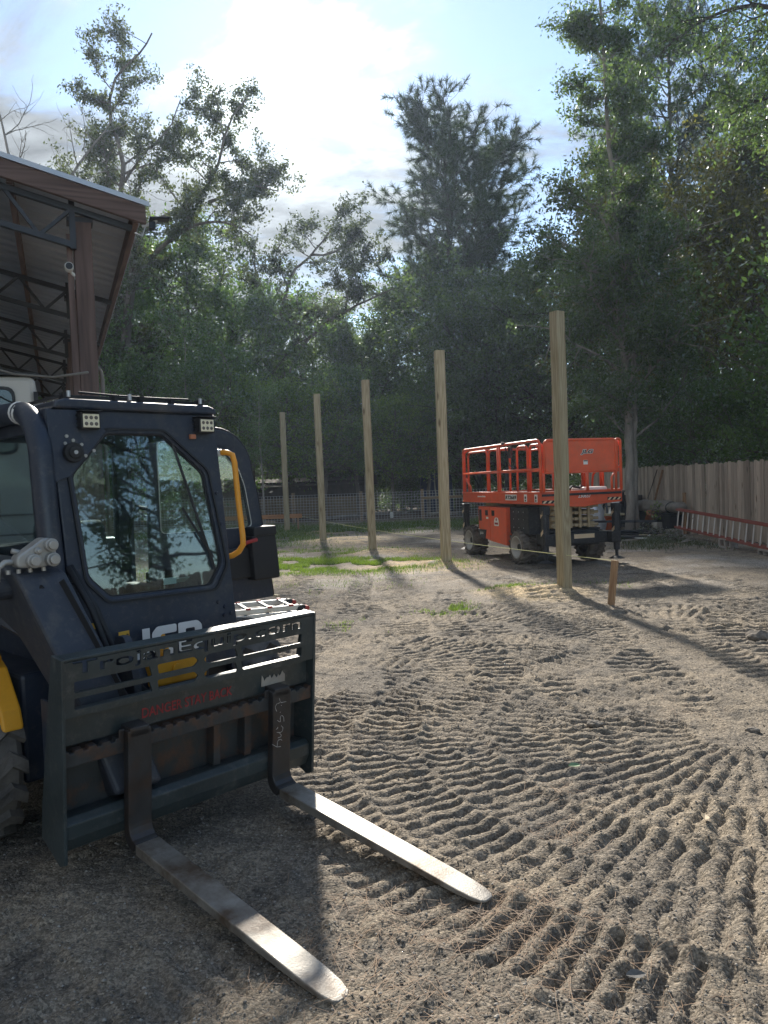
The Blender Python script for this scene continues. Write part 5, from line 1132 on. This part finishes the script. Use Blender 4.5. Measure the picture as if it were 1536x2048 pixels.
b = MB(); b.b2((-.61, .16, 2.4), (-.565, .20, 3.75)); b.build('side_plank', MAT['barn_wood'], BA)
# rear and far side sheet walls
b = MB()
wn = 40
prof = []
for i in range(wn): t = -6 + 5.4 * i / wn; w = 5.4 / wn; prof += [(t, 0), (t + w * .6, 0), (t + w * .7, .02), (t + w * .9, .02)]
vs = [(u, BL - .3 + h, 0) for u, h in prof] + [(u, BL - .3 + h, rz_(u) - .05) for u, h in prof]; m = len(prof)
b.add(vs, [(q, q + 1, m + q + 1, m + q) for q in range(m - 1)]); b.build('rear_wall', MAT['roof_steel'], BA)
b = MB(); b.b2((-6.0, 0, 0), (-5.95, BL - .3, rz_(-6) - .1)); b.build('far_wall', MAT['roof_steel'], BA)
# conduit and sagging cable
b = MB(); b.tube([(-.385, .22, 1.2), (-.385, .22, 2.60), (-.395, .22, 2.66), (-.415, .18, 2.68)], .016, 8); b.build('conduit', MAT['tarp_grey'], BA, smooth=True)
b = MB(); b.tube([(-.50, .03, 2.62), (-.75, .2, 2.60), (-1.05, .5, 2.66), (-1.4, .9, 2.82), (-2.2, 1.6, 3.3)], .010, 6); b.build('cable', MAT['tarp_grey'], BA, smooth=True)
def bw(x, y, z): 
    c, s = math.cos(.39872), math.sin(.39872); return (-1.861 + x * c - y * s, 6.392 + x * s + y * c, z)
SC = empty('security_camera', bw(-.60, .12, 3.47), .39872, 'small white round security camera on the barn post', 'camera')
b = MB(); b.tube([(.0, .04, 0), (-.0, -.045, .0)], .034, 18); b.build('housing', MAT['pvc'], SC, .008)
b = MB(); b.cyl((0, -.045, 0), (0, -.052, 0), .027, 16); b.build('lens', MAT['black_plastic'], SC)
b = MB(); b.tube([(.01, .03, -.02), (.035, .04, -.05), (.05, .06, -.05)], .012, 8); b.box((.05, .07, -.05), (.06, .03, .05)); b.build('mount', MAT['pvc'], SC)
FL = empty('flood_light', bw(.03, .02, 3.86), .39872, 'slim flood light on the eave corner of the barn', 'lamp')
b = MB(); b.box((.08, 0, .03), (.16, .10, .02), Matrix.Rotation(-.1, 3, 'Y')); b.box((.02, 0, -.03), (.05, .07, .06)); b.build('lamp_head', MAT['black_plastic'], FL, .006)
b = MB(); b.tube([(-.06, 0, -.04), (-.0, 0, -.02), (.06, 0, .02)], .012, 6); b.tube([(-.03, 0, -.03), (-.06, 0, -.12), (-.12, .0, -.10)], .006, 6); b.build('bracket', MAT['galv'], FL)

# white camper parked under the barn
CM = empty('camper', bw(-.93, 2.0, 0), .39872, 'off-white camper with dark window parked inside the barn', 'camper')
b = MB(); b.prism(soft([(0, .45), (0, 2.86), (-2.3, 2.86), (-2.3, .45)], .08), 0, 5.6, lambda u, v, w: (u, w, v)); bod = b.build('body_shell', MAT['camper_white'], CM, .05)
def cwin(a0, a1, z0, z1, fn, nm='window'):
    me = fill2d([soft([(a0 - .03, z0 - .03), (a1 + .03, z0 - .03), (a1 + .03, z1 + .03), (a0 - .03, z1 + .03)], .1), soft([(a0, z0), (a1, z0), (a1, z1), (a0, z1)], .08)], .02); remap(me, fn); f = link_mesh(nm, me, MAT['black_plastic'], CM)
    me = fill2d([soft([(a0, z0), (a1, z0), (a1, z1), (a0, z1)], .08)], .008); remap(me, fn); link_mesh('pane', me, MAT['dark_glass'], f)
cwin(-1.5, -.22, 2.1, 2.72, lambda u, v, w: Vector((u, -.004 - w, v))); cwin(-2.1, -1.65, 1.2, 1.9, lambda u, v, w: Vector((u, -.004 - w, v)))
cwin(.6, 1.6, 1.6, 2.2, lambda u, v, w: Vector((.004 + w, u, v))); cwin(2.4, 3.6, 1.6, 2.2, lambda u, v, w: Vector((.004 + w, u, v)))
b = MB()
for z in (.9, 1.25, 1.45): b.b2((-2.28, -.014, z), (-.02, -.002, z + .018)); b.b2((.002, .02, z), (.014, 5.58, z + .018))
b.build('trim_strip', MAT['tarp_grey'], CM)
b = MB(); b.b2((-.02, -.03, 2.60), (.02, .02, 2.70)); b.b2((-2.3, -.05, 2.865), (.03, .25, 2.89)); b.build('corner_lamp', MAT['black_plastic'], CM)
for y in (2.4, 3.2):
    for x in (-.25, -2.05):
        b = MB(); b.revolve([(0, -.1), (.2, -.1), (.33, -.09), (.35, 0), (.33, .09), (.2, .1), (0, .1)], 24, lambda r_, a, w: (x + w, y + r_ * math.cos(a), .35 + r_ * math.sin(a))); b.build('wheel', MAT['tyre'], CM, smooth=True)
# ------------------------------------------------------------------ trees
def cyl_mesh(polys, nseg=6):
    """polys: list of (pts Nx3, radii N) -> verts, quads"""
    V = []; Q = []; base = 0
    for pts, rad, ns in polys:
        pts = np.asarray(pts, float); n = len(pts)
        t = np.gradient(pts, axis=0); t /= np.linalg.norm(t, axis=1)[:, None] + 1e-9
        ref = np.array([.31, .12, .94]); 
        if abs(t[0] @ ref) > .9: ref = np.array([1., 0, 0])
        x = np.cross(t, ref); x /= np.linalg.norm(x, axis=1)[:, None] + 1e-9; y = np.cross(t, x)
        a = np.arange(ns) * 2 * PI / ns
        ring = pts[:, None] + np.asarray(rad)[:, None, None] * (np.cos(a)[None, :, None] * x[:, None] + np.sin(a)[None, :, None] * y[:, None])
        V.append(ring.reshape(-1, 3)); i = np.arange(n - 1)[:, None] * ns + np.arange(ns)[None]; j = np.arange(n - 1)[:, None] * ns + (np.arange(ns)[None] + 1) % ns
        Q.append(np.stack([i, j, j + ns, i + ns], -1).reshape(-1, 4) + base); base += n * ns
    return np.concatenate(V), np.concatenate(Q)

def wander(r, p, d, L, n, jit, up=0.0):
    pts = [p]; d = d / np.linalg.norm(d); st = L / n
    for i in range(n):
        d = d + r.normal(0, jit, 3) + np.array([0, 0, up]); d = d / np.linalg.norm(d); pts.append(pts[-1] + d * st)
    return np.array(pts)

def leaves(r, C, size, aspect=.5, droop=.3):
    n = len(C); d = r.normal(0, 1, (n, 3)); d[:, 2] -= droop; d /= np.linalg.norm(d, axis=1)[:, None]
    e = np.cross(d, r.normal(0, 1, (n, 3))); e /= np.linalg.norm(e, axis=1)[:, None] + 1e-9
    s = size * r.uniform(.6, 1.35, n)[:, None]; w = s * aspect
    V = np.stack([C - d * s * .5, C + e * w * .5, C + d * s * .5, C - e * w * .5], 1)
    return V.reshape(-1, 3), np.arange(n * 4).reshape(n, 4)

def needles(r, tips, dirs, per, length):
    n = len(tips); T = np.repeat(tips, per, 0); D = np.repeat(dirs, per, 0) * .75 + r.normal(0, .55, (n * per, 3)); D /= np.linalg.norm(D, axis=1)[:, None]
    L = length * r.uniform(.7, 1.2, n * per)[:, None]; e = np.cross(D, r.normal(0, 1, D.shape)); e /= np.linalg.norm(e, axis=1)[:, None]
    T = T - np.repeat(dirs, per, 0) * r.uniform(0, .3, (n * per, 1)); w = .014
    V = np.stack([T - e * w, T + e * w, T + D * L], 1); return V.reshape(-1, 3), np.arange(n * per * 3).reshape(-1, 3)

def grow_tree(seed, stems, nlimb, limb_len, nleaf, leaf, spread=.34, start=.3, limb_up=.35, limb_profile=None, sub=5, sub_len=.45, pine=False, aspect=.5, twigs=True, azim=None, tip_only=False, clump=.7):
    """stems: list of (pts, r0, r1).  Returns trunk mesh and crown mesh (both in tree-local coordinates)."""
    r = np.random.default_rng(seed); polys = []; T = []; D = []
    for pts, r0, r1 in stems:
        pts = np.asarray(pts, float); seg = np.linalg.norm(np.diff(pts, axis=0), axis=1); cum = np.concatenate([[0], np.cumsum(seg)]); Lt = cum[-1]
        u = np.linspace(0, Lt, max(8, int(Lt * 2.2))); path = np.stack([np.interp(u, cum, pts[:, k]) for k in range(3)], 1)
        k = np.ones(3) / 3
        for q in range(3): path[1:-1, q] = np.convolve(path[:, q], k, 'valid')
        path[1:-1] += r.normal(0, .012 + .012 * min(r0 * 4, 1), (len(path) - 2, 3))
        rad = r0 + (r1 - r0) * (u / Lt) ** .85; rad[0] *= 1.25
        polys.append((path, rad, 9 if r0 > .08 else 6))
        nl = nlimb if isinstance(nlimb, int) else nlimb(Lt)
        for i in range(nl):
            t = start + (1 - start) * (i + r.random()) / nl; t = min(t, .995); j = min(int(t * (len(path) - 1)), len(path) - 2); p = path[j]
            az = r.uniform(0, 2 * PI) if azim is None else azim(r); f = (limb_profile(t) if limb_profile else (1 - .75 * t)); L = limb_len * f * r.uniform(.65, 1.25)
            d = np.array([math.cos(az), math.sin(az), limb_up * r.uniform(.3, 1.7)]); lp = wander(r, p, d, L, 7, .16, .03)
            lr = max(min(rad[j] * .55, .028 * L), .012); polys.append((lp, np.linspace(lr, .006, len(lp)), 5))
            for q in range(sub):
                tt = r.uniform(.25, 1.0); jj = min(int(tt * 7), 6); sp = lp[jj] + (lp[jj + 1] - lp[jj]) * (tt * 7 - jj)
                dd = (lp[jj + 1] - lp[jj]) / (np.linalg.norm(lp[jj + 1] - lp[jj]) + 1e-9) + r.normal(0, .65, 3); sl = L * sub_len * r.uniform(.5, 1.2); s = wander(r, sp, dd, sl, 4, .22, .04)
                if twigs: polys.append((s, np.linspace(max(lr * .4, .008), .004, 5), 4))
                T.append(s[1:] if not tip_only else s[-2:]); dv = np.diff(s, axis=0); dv = dv / (np.linalg.norm(dv, axis=1)[:, None] + 1e-9); D.append(dv if not tip_only else dv[-2:])
            T.append(lp[3:]); dv = np.diff(lp, axis=0)[2:]; D.append(dv / (np.linalg.norm(dv, axis=1)[:, None] + 1e-9))
    T = np.concatenate(T); D = np.concatenate(D)
    V, Q = cyl_mesh(polys); trunk = np_mesh('trunk', V, quads=Q)
    if nleaf == 0: return trunk, None
    if pine:
        idx = r.choice(len(T), min(nleaf, len(T)), replace=False); V, F = needles(r, T[idx], D[idx], 46, leaf); crown = np_mesh('crown', V, tris=F)
    else:
        # clumps: weights vary per anchor so that the crown has thick and thin places
        wgt = r.gamma(clump, 1, len(T)); wgt /= wgt.sum(); idx = r.choice(len(T), nleaf, p=wgt); C = T[idx] + r.normal(0, spread, (nleaf, 3)) * np.array([1, 1, .7])
        V, F = leaves(r, C, leaf, aspect); crown = np_mesh('crown', V, quads=F)
    return trunk, crown

def place(name, meshes, loc, rz, sc, label, group=None, bark='bark', leafm='leaf_oak', cat='tree'):
    trunk, crown = meshes
    o = empty(name, loc, rz, label, cat, group); o.scale = sc if isinstance(sc, tuple) else (sc, sc, sc)
    if not trunk.materials: trunk.materials.append(MAT[bark]); trunk.polygons.foreach_set('use_smooth', [True] * len(trunk.polygons))
    t = bpy.data.objects.new('trunk', trunk); COL.objects.link(t); t.parent = o
    if crown:
        if not crown.materials: crown.materials.append(MAT[leafm])
        c = bpy.data.objects.new('crown', crown); COL.objects.link(c); c.parent = o
        c.material_slots[0].link = 'OBJECT'; c.material_slots[0].material = MAT[leafm]
    t.material_slots[0].link = 'OBJECT'; t.material_slots[0].material = MAT[bark]
    return o
def up(x, y, *zs): return [(x, y, z) for z in zs]

# 1. tall spreading oak at the left: winding limbs, thin crown
def OK(px): return px
oak_stems = [
    ([(0, 0, -.2), (-.15, 0, 3.5), (.1, .1, 6.2), (0, 0, 8.3), (.45, .1, 10.7), (.75, 0, 12.4)], .27, .17),
    ([(.5, 0, 11.2), (.1, -.2, 13.6), (.45, -.3, 14.9), (.1, -.1, 16.0), (-.3, .2, 17.2), (-.2, .3, 18.2), (.2, .2, 19.0), (1.1, .1, 19.4), (1.7, 0, 20.3)], .14, .03),
    ([(.7, 0, 12.2), (1.6, .6, 13.1), (2.9, .9, 13.7), (3.9, 1.0, 15.0), (4.2, .8, 16.0), (4.4, .6, 16.7), (5.4, .5, 17.9)], .13, .025),
    ([(.8, 0, 10.9), (2.3, -.6, 11.9), (3.4, -.9, 12.3), (4.6, -1.2, 12.3), (5.6, -1.3, 11.6)], .12, .025),
    ([(3.5, 1.0, 13.8), (4.7, .4, 14.0), (5.3, .2, 14.2), (6.0, 0, 14.0), (6.6, -.2, 13.7)], .07, .02),
    ([(.3, 0, 14.4), (1.0, .8, 16.0), (2.0, 1.2, 17.0), (2.5, 1.0, 18.1)], .06, .02),
    ([(.4, 0, 12.4), (-.8, .6, 13.4), (-1.8, .9, 14.3), (-2.4, .8, 15.2)], .08, .02),
    ([(.1, 0, 9.6), (-1.2, -.5, 10.8), (-2.2, -.8, 12.0)], .07, .02)]
oak = grow_tree(21, oak_stems, lambda L: int(3 + L * 1.25), 1.75, 54000, .135, .13, .22, .45, lambda t: 1.0, sub=11, sub_len=.6, aspect=.5)
place('oak_tree', oak, (-12.35, 38.0, -.3), 0, 1.185, 'tall sparse oak with winding limbs behind the barn', None, 'bark', 'leaf_sparse')
# 2. smaller leaning oak in the middle
mid_stems = [
    ([(0, 0, -.2), (.1, 0, 3), (-.2, 0, 5.4), (.05, .1, 7.0), (-.1, 0, 9.0), (.1, 0, 10.4), (.6, .2, 12.2), (1.6, .3, 13.0), (2.7, .4, 14.2), (3.1, .3, 15.2)], .20, .03),
    ([(.2, 0, 7.2), (1.3, -.3, 8.8), (2.5, -.5, 9.7), (4.2, -.8, 10.4), (5.6, -1, 10.9)], .12, .03),
    ([(0, 0, 9.2), (-.9, .4, 11.0), (-1.3, .5, 12.8), (-1.0, .5, 14.2)], .09, .02), ([(1.6, .3, 13), (2.6, -.2, 12.8), (3.8, -.4, 13.4)], .06, .02),
    ([(3.2, -.6, 10), (3.5, -.4, 11.6), (4.2, -.3, 12.6)], .06, .02)]
mid = grow_tree(22, mid_stems, lambda L: int(3 + L * 1.3), 1.8, 26000, .14, .13, .3, .45, lambda t: 1.0, sub=10, sub_len=.6, aspect=.5)
place('oak_tree', mid, (-5.45, 44.0, -.25), 0, 1.158, 'leaning crooked oak in the middle of the tree line', None, 'bark', 'leaf_sparse')
# 3. pines
pin = grow_tree(23, [([(0, 0, -.2), (.1, 0, 6), (-.2, .1, 12), (-.1, 0, 17), (-.3, 0, 22.6)], .24, .05), ], 44, 4.5, 5200, .46, .1, .46, .7, lambda t: .30 + .75 * max(0, 1 - ((t - .68) / .34) ** 2) ** .5, sub=15, sub_len=.40, pine=True, tip_only=True)
place('pine_tree', pin, (4.2, 43.0, 0), .4, (.92, .92, .93), 'tall pine with brushy needle tufts, centre right of the sky', 'pines', 'bark_dark', 'needle')
place('pine_tree', pin, (6.3, 47.0, 0), 2.6, (.95, .95, .93), 'pine behind and to the right of the tallest centre pine', 'pines', 'bark_dark', 'needle')
place('pine_tree', pin, (14.5, 38.0, 0), 4.1, (1, 1, 1.05), 'tall pine rising at the right above the board fence', 'pines', 'bark_dark', 'needle')
# 4. dense broadleaf meshes used for several trees
def dense(seed, H, R, n, leaf=.15, start=.16, spread=.42, prof=None):
    rr = np.random.default_rng(seed); st = [([(0, 0, -.2), (rr.normal(0, .1), rr.normal(0, .1), H * .3), (rr.normal(0, .25), rr.normal(0, .25), H * .65), (rr.normal(0, .3), rr.normal(0, .3), H * .97)], .012 * H + .03, .03)]
    return grow_tree(seed, st, int(30 + H * 1.6), R, n, leaf, spread, start, .45, prof or (lambda t: .35 + 1.3 * math.sin(PI * min(1, (t * .9 + .12))) * .75), sub=7, sub_len=.5, aspect=.5, clump=.38)
D1 = dense(32, 14.0, 4.2, 27000, .19, .22, .30); D2 = dense(33, 13.0, 3.6, 26000, .19, .20, .30); D3 = dense(34, 11.0, 3.8, 24000, .18, .16, .30)
S1 = dense(35, 5.0, 2.1, 14000, .13, .05, .36); S2 = dense(36, 4.2, 2.4, 13000, .14, .03, .38); S3 = dense(37, 6.5, 1.9, 14000, .13, .1, .30); S4 = dense(38, 7.4, 2.3, 11500, .14, .34, .26)
# forked trunk in front of the board fence
tf = grow_tree(40, [([(-.10, 0, -.2), (-.07, 0, .5), (-.06, 0, 3.0), (-.15, .1, 6.5), (-.35, 0, 10), (-.55, 0, 13.5), (-.6, 0, 16.3)], .145, .03), ([(.12, .05, -.2), (.10, .05, .5), (.13, .1, 3.2), (.25, .3, 6.5), (.45, .4, 9.5)], .10, .03)], lambda L: int(12 + L * 2.3), 2.5, 70000, .115, .15, .30, .5, lambda t: .24 + 1.05 * (1 - t) ** .8, sub=12, sub_len=.5, aspect=.48)
place('oak_tree', tf, (7.32, 22.6, 0), 0, 1.0, 'tall oak with forked trunk in front of the board fence', None, 'bark_pale', 'leaf_oak')
# right-hand trees, beyond the board fence
place('oak_tree', D1, (14.2, 28.5, 0), 2.0, (1.0, 1.0, 1.0), 'olive-yellow oak beyond the right end of the fence', None, 'bark', 'leaf_olive')
place('oak_tree', D2, (11.6, 33.0, 0), .5, (1.05, 1.05, 1.15), 'olive-green oak between the forked oak and the right edge', None, 'bark', 'leaf_olive')
place('oak_tree', D1, (19.0, 33.0, 0), 3.5, 1.35, 'broad oak farthest right behind the olive oak', None, 'bark_dark', 'leaf_oak')
ro = grow_tree(45, [([(0, 0, -.2), (.1, 0, 6), (-.1, .2, 12), (.1, 0, 17.5)], .25, .05), ([(-.1, .2, 12.0), (-1.2, -.2, 13.2), (-2.8, -.6, 13.6), (-4.2, -.9, 13.2), (-5.4, -1.1, 12.3)], .10, .02), ([(0, .1, 10.0), (-1.5, -.5, 11.0), (-3.0, -1.2, 11.0), (-4.0, -1.5, 10.4)], .09, .02), ([(0, 0, 14.5), (-1.6, -.8, 15.8), (-3.2, -1.2, 16.0)], .08, .02)], lambda L: int(6 + L * 1.6), 2.0, 26000, .12, .28, .25, -.15, lambda t: 1.0, sub=6, sub_len=.5, aspect=.42)
place('oak_tree', ro, (12.9, 20.8, 0), 0, 1.0, 'oak with drooping boughs reaching in at the top right corner', None, 'bark_dark', 'leaf_oak')
# bare tree over the barn roof
bare = grow_tree(46, [([(0, 0, -.2), (.1, 0, 5), (0, 0, 9), (.2, .1, 11.5), (-.3, 0, 14)], .22, .03), ([(0, 0, 9), (1.4, .3, 11), (2.6, .4, 12.4), (3.8, .3, 13.6)], .10, .02), ([(.1, 0, 10), (-1.0, .2, 12), (-1.2, .4, 14.5)], .09, .02), ([(.1, 0, 8.5), (1.8, -.3, 10.2), (3.6, -.4, 10.8), (5.2, -.4, 10.6)], .09, .02)], lambda L: int(3 + L * .8), 1.9, 0, .1, .2, .35, .5, lambda t: 1.0, sub=5, sub_len=.55)
place('bare_tree', bare, (-14.1, 30.5, 0), 0, (1.05, 1.05, 1.2), 'leafless grey tree showing above the barn roof', None, 'bark_pale', 'leaf_oak')
# thin pale saplings
sap = grow_tree(47, [([(0, 0, -.2), (.15, 0, 3), (-.05, .1, 6), (.1, 0, 9.5)], .085, .015)], 12, 1.2, 3500, .12, .3, .45, .6, lambda t: 1.0, sub=4)
for i, (x, y, rz, s, lab) in enumerate(((-8.9, 34.6 + 1.0, 0, 1.0, 'thin pale sapling left of the posts, near the barn'), (-5.2, 33.3, 1.3, .62, 'thin pale sapling before the wire fence, left of the farthest post'), (-.8, 36.5, 2.2, .5, 'slender sapling just behind the wire fence near the middle post'), (2.6, 37.5, 3.0, .6, 'slender sapling behind the fence between post and lift'), (4.3, 40.0, 4.0, 1.2, 'dark slim trunk behind the lift, left of the pine'))):
    place('sapling', sap, (x, y, 0), rz, s, lab, 'saplings', 'bark_pale', 'leaf_mid', 'sapling')
# filling wood: individual trees behind
fill = [(-27, 45, D1, 1.25, 'leaf_mid'), (-21, 42, D2, 1.3, 'leaf_oak'), (-17, 46, D1, 1.2, 'leaf_mid'), (-13.5, 40, D2, 1.12, 'leaf_mid'), (-10.6, 44, D1, 1.15, 'leaf_oak'), (-7.6, 42, D3, 1.2, 'leaf_mid'), (-4.0, 47, D2, .92, 'leaf_oak'), (-1.2, 43, D3, .92, 'leaf_oak'), (1.2, 48, D1, 1.0, 'leaf_oak'), (3.0, 44.5, D2, 1.05, 'leaf_oak'), (5.2, 41, D3, 1.15, 'leaf_oak'), (7.6, 44, D1, .95, 'leaf_oak'), (12.5, 44, D1, 1.05, 'leaf_oak'), (17, 40, D2, 1.3, 'leaf_olive'), (22, 42, D1, 1.4, 'leaf_oak'), (26, 36, D2, 1.3, 'leaf_olive'), (8.3, 35.5, D1, .93, 'leaf_oak'), (5.9, 36.5, D3, .8, 'leaf_oak')]
words = ['at the far left behind the barn', 'left behind the barn roof', 'behind the bare tree', 'behind the tall sparse oak', 'right behind the sparse oak', 'behind the loader door', 'left of the leaning oak', 'behind the third post', 'between the leaning oak and the pine', 'under the tall pine', 'behind the scissor lift, left', 'behind the nearest post', 'beyond the forked oak to the right', 'behind the olive oak', 'far at the right edge', 'farthest right beyond the fence', 'behind the board fence corner', 'just behind the scissor lift rails']
for i, ((x, y, ms, s, lm), w) in enumerate(zip(fill, words)):
    place('oak_tree', ms, (x, y, 0), i * 1.7, (s, s, s * (1 + .06 * math.sin(i * 2.3))), 'dense dark broadleaf tree ' + w, 'dense trees of the wood', 'bark_dark', lm)
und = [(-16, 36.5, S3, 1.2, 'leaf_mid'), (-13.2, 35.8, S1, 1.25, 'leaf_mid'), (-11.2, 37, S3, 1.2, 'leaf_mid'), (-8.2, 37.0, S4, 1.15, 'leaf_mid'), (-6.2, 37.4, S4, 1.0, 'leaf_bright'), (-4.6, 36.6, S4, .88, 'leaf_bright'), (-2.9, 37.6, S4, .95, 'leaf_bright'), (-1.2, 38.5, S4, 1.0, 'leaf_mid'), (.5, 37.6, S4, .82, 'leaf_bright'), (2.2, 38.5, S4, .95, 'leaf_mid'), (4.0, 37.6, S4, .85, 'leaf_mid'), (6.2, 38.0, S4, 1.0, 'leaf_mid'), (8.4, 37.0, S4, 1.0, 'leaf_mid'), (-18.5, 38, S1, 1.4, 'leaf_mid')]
uw = ['far left behind the barn', 'behind the barn post', 'behind the loader roof', 'sunlit above the loader door', 'right of the loader door', 'low with sunlit-coloured leaves beside the farthest post', 'between the fourth and third posts', 'behind the third post', 'with sunlit-coloured leaves between third and second posts', 'behind the second post', 'left of the lift rails', 'behind the lift platform', 'behind the nearest post', 'outermost left']
for i, ((x, y, ms, s, lm), w) in enumerate(zip(und, uw)):
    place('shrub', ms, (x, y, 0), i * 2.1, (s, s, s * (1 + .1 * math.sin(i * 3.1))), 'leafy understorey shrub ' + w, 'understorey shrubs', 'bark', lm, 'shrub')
hed = [(12.6, 12.5, S1, .95), (12.6, 15.5, S2, .95), (12.2, 18.5, S1, 1.0), (11.6, 21.5, S3, .9), (11.9, 24.5, S2, 1.0), (11.2, 27.5, S1, 1.0), (10.6, 30.5, S3, 1.0), (13.0, 16.5, S3, 1.2), (13.2, 20.5, S1, 1.5)]
hw_ = ['nearest the photo edge', 'second from the photo edge', 'above the red ladder', 'above the tarp roll', 'behind the forked trunk', 'right of the lift panel', 'at the far end of the fence', 'in the second row near the edge', 'in the second row, larger']
for i, ((x, y, ms, s), w) in enumerate(zip(hed, hw_)):
    place('shrub', ms, (x, y, 0), i * 1.3 + .4, s, 'dark green hedge shrub over the board fence ' + w, 'shrubs over the board fence', 'bark', 'leaf_mid', 'shrub')
lb = [(-15.5, 44.5), (-13.2, 46.0), (-11.0, 45.0), (-9.0, 46.5), (-6.8, 45.5), (-4.6, 46.5), (-2.6, 45.5), (-.4, 46.8), (1.6, 45.6), (3.6, 47), (5.6, 46), (7.8, 47), (10, 45.5)]
for i, (x, y) in enumerate(lb):
    place('brush', (S1, S2)[i % 2], (x, y, -.1), i * 1.9, (1.15, 1.1, .8), 'low dark brush deep in the wood ' + ['far left behind the barn', 'behind the barn posts', 'behind the barn camper', 'behind the loader cab roof', 'behind the open loader door', 'left of the farthest post', 'behind the farthest post', 'behind the second farthest post', 'right of the second farthest post', 'behind the middle post', 'behind the second nearest post', 'behind the lift rails', 'behind the lift panel'][i], 'dark brush in the wood', 'bark', 'leaf_oak', 'brush')
# weeds and the little plant by the pot
pl_ = grow_tree(61, [([(0, 0, 0), (.05, 0, .25), (.1, .05, .5)], .008, .003), ([(0, 0, 0), (-.1, .05, .2), (-.2, .1, .35)], .007, .003)], 5, .22, 160, .07, .06, .2, .6, lambda t: 1.0, sub=3, aspect=.5)
place('pot_plant', pl_, (7.52, 21.25, .28), 0, 1.0, 'small leafy plant above the pale concrete block', None, 'bark', 'leaf_bright', 'plant')
for i, (x, y, s, lab) in enumerate(((6.75, 19.2, .8, 'low green weed clump left of the ladder block'), (7.1, 18.9, .7, 'weed clump just under the far end of the red ladder'), (7.2, 20.9, .7, 'weed clump in front of the pale concrete block'), (6.8, 18.2, .6, 'weed clump nearest the yard before the red ladder'))):
    place('weed', pl_, (x, y, 0), i * 1.9, (s * 1.5, s * 1.5, s * .7), lab, 'weeds by the ladder', 'bark', 'weed_leaf', 'weed')
# far wood closing the view
def far_wood():
    r = np.random.default_rng(77); n = 60000; a = r.uniform(-.95, .95, n); d = r.uniform(62, 76, n); x = d * np.sin(a); y = d * np.cos(a)
    top = 5.0 + 4 * fbm(x * .12 + 9, y * 0 + 3, 3, 8); z = top * r.random(n) ** .8; V, F = leaves(r, np.stack([x, y, z], 1), .75, .6)
    o = link_mesh('far_wood', np_mesh('far_wood', V, quads=F), MAT['leaf_oak']); tag(o, 'dark far-off wood closing the view behind the trees', 'wood', kind='stuff')
far_wood()

# trees behind and right of the photographer (they show in the loader's glass)
for i, (x, y, ms, s, w) in enumerate(((27, 3, D1, 1.2, 'beside the yard to the right, mirrored in the windscreen'), (29, -4, D2, 1.3, 'right behind the yard, mirrored in the windscreen'), (24, -13, D1, 1.1, 'farthest right, mirrored low in the windscreen'), (22, 9, D1, 1.2, 'far to the right of the yard'))):
    place('oak_tree', ms, (x, y, 0), i * 1.1, s, 'dense dark broadleaf tree ' + w, 'dense trees of the wood', 'bark_dark', 'leaf_oak')
# ------------------------------------------------------------------ air volume added to stand in for the lens's veiling glare
def glare_veil():
    b = MB(); b.b2((-330, -230, -1.2), (400, 440, 27.5)); me = b.mesh('glare_veil'); m = bpy.data.materials.new('glare_veil_air'); m.use_nodes = True; nt = m.node_tree; nt.nodes.clear()
    o = nd(nt, 'ShaderNodeOutputMaterial'); v = nd(nt, 'ShaderNodeVolumePrincipled'); v.inputs['Color'].default_value = (.62, .76, 1.0, 1); v.inputs['Density'].default_value = .0006; v.inputs['Anisotropy'].default_value = .5
    nt.links.new(v.outputs[0], o.inputs['Volume']); h = link_mesh('glare_veil', me, m); tag(h, 'thin bluish veil added for lens glare over the yard and wood', 'glare_veil', kind='stuff')
glare_veil()
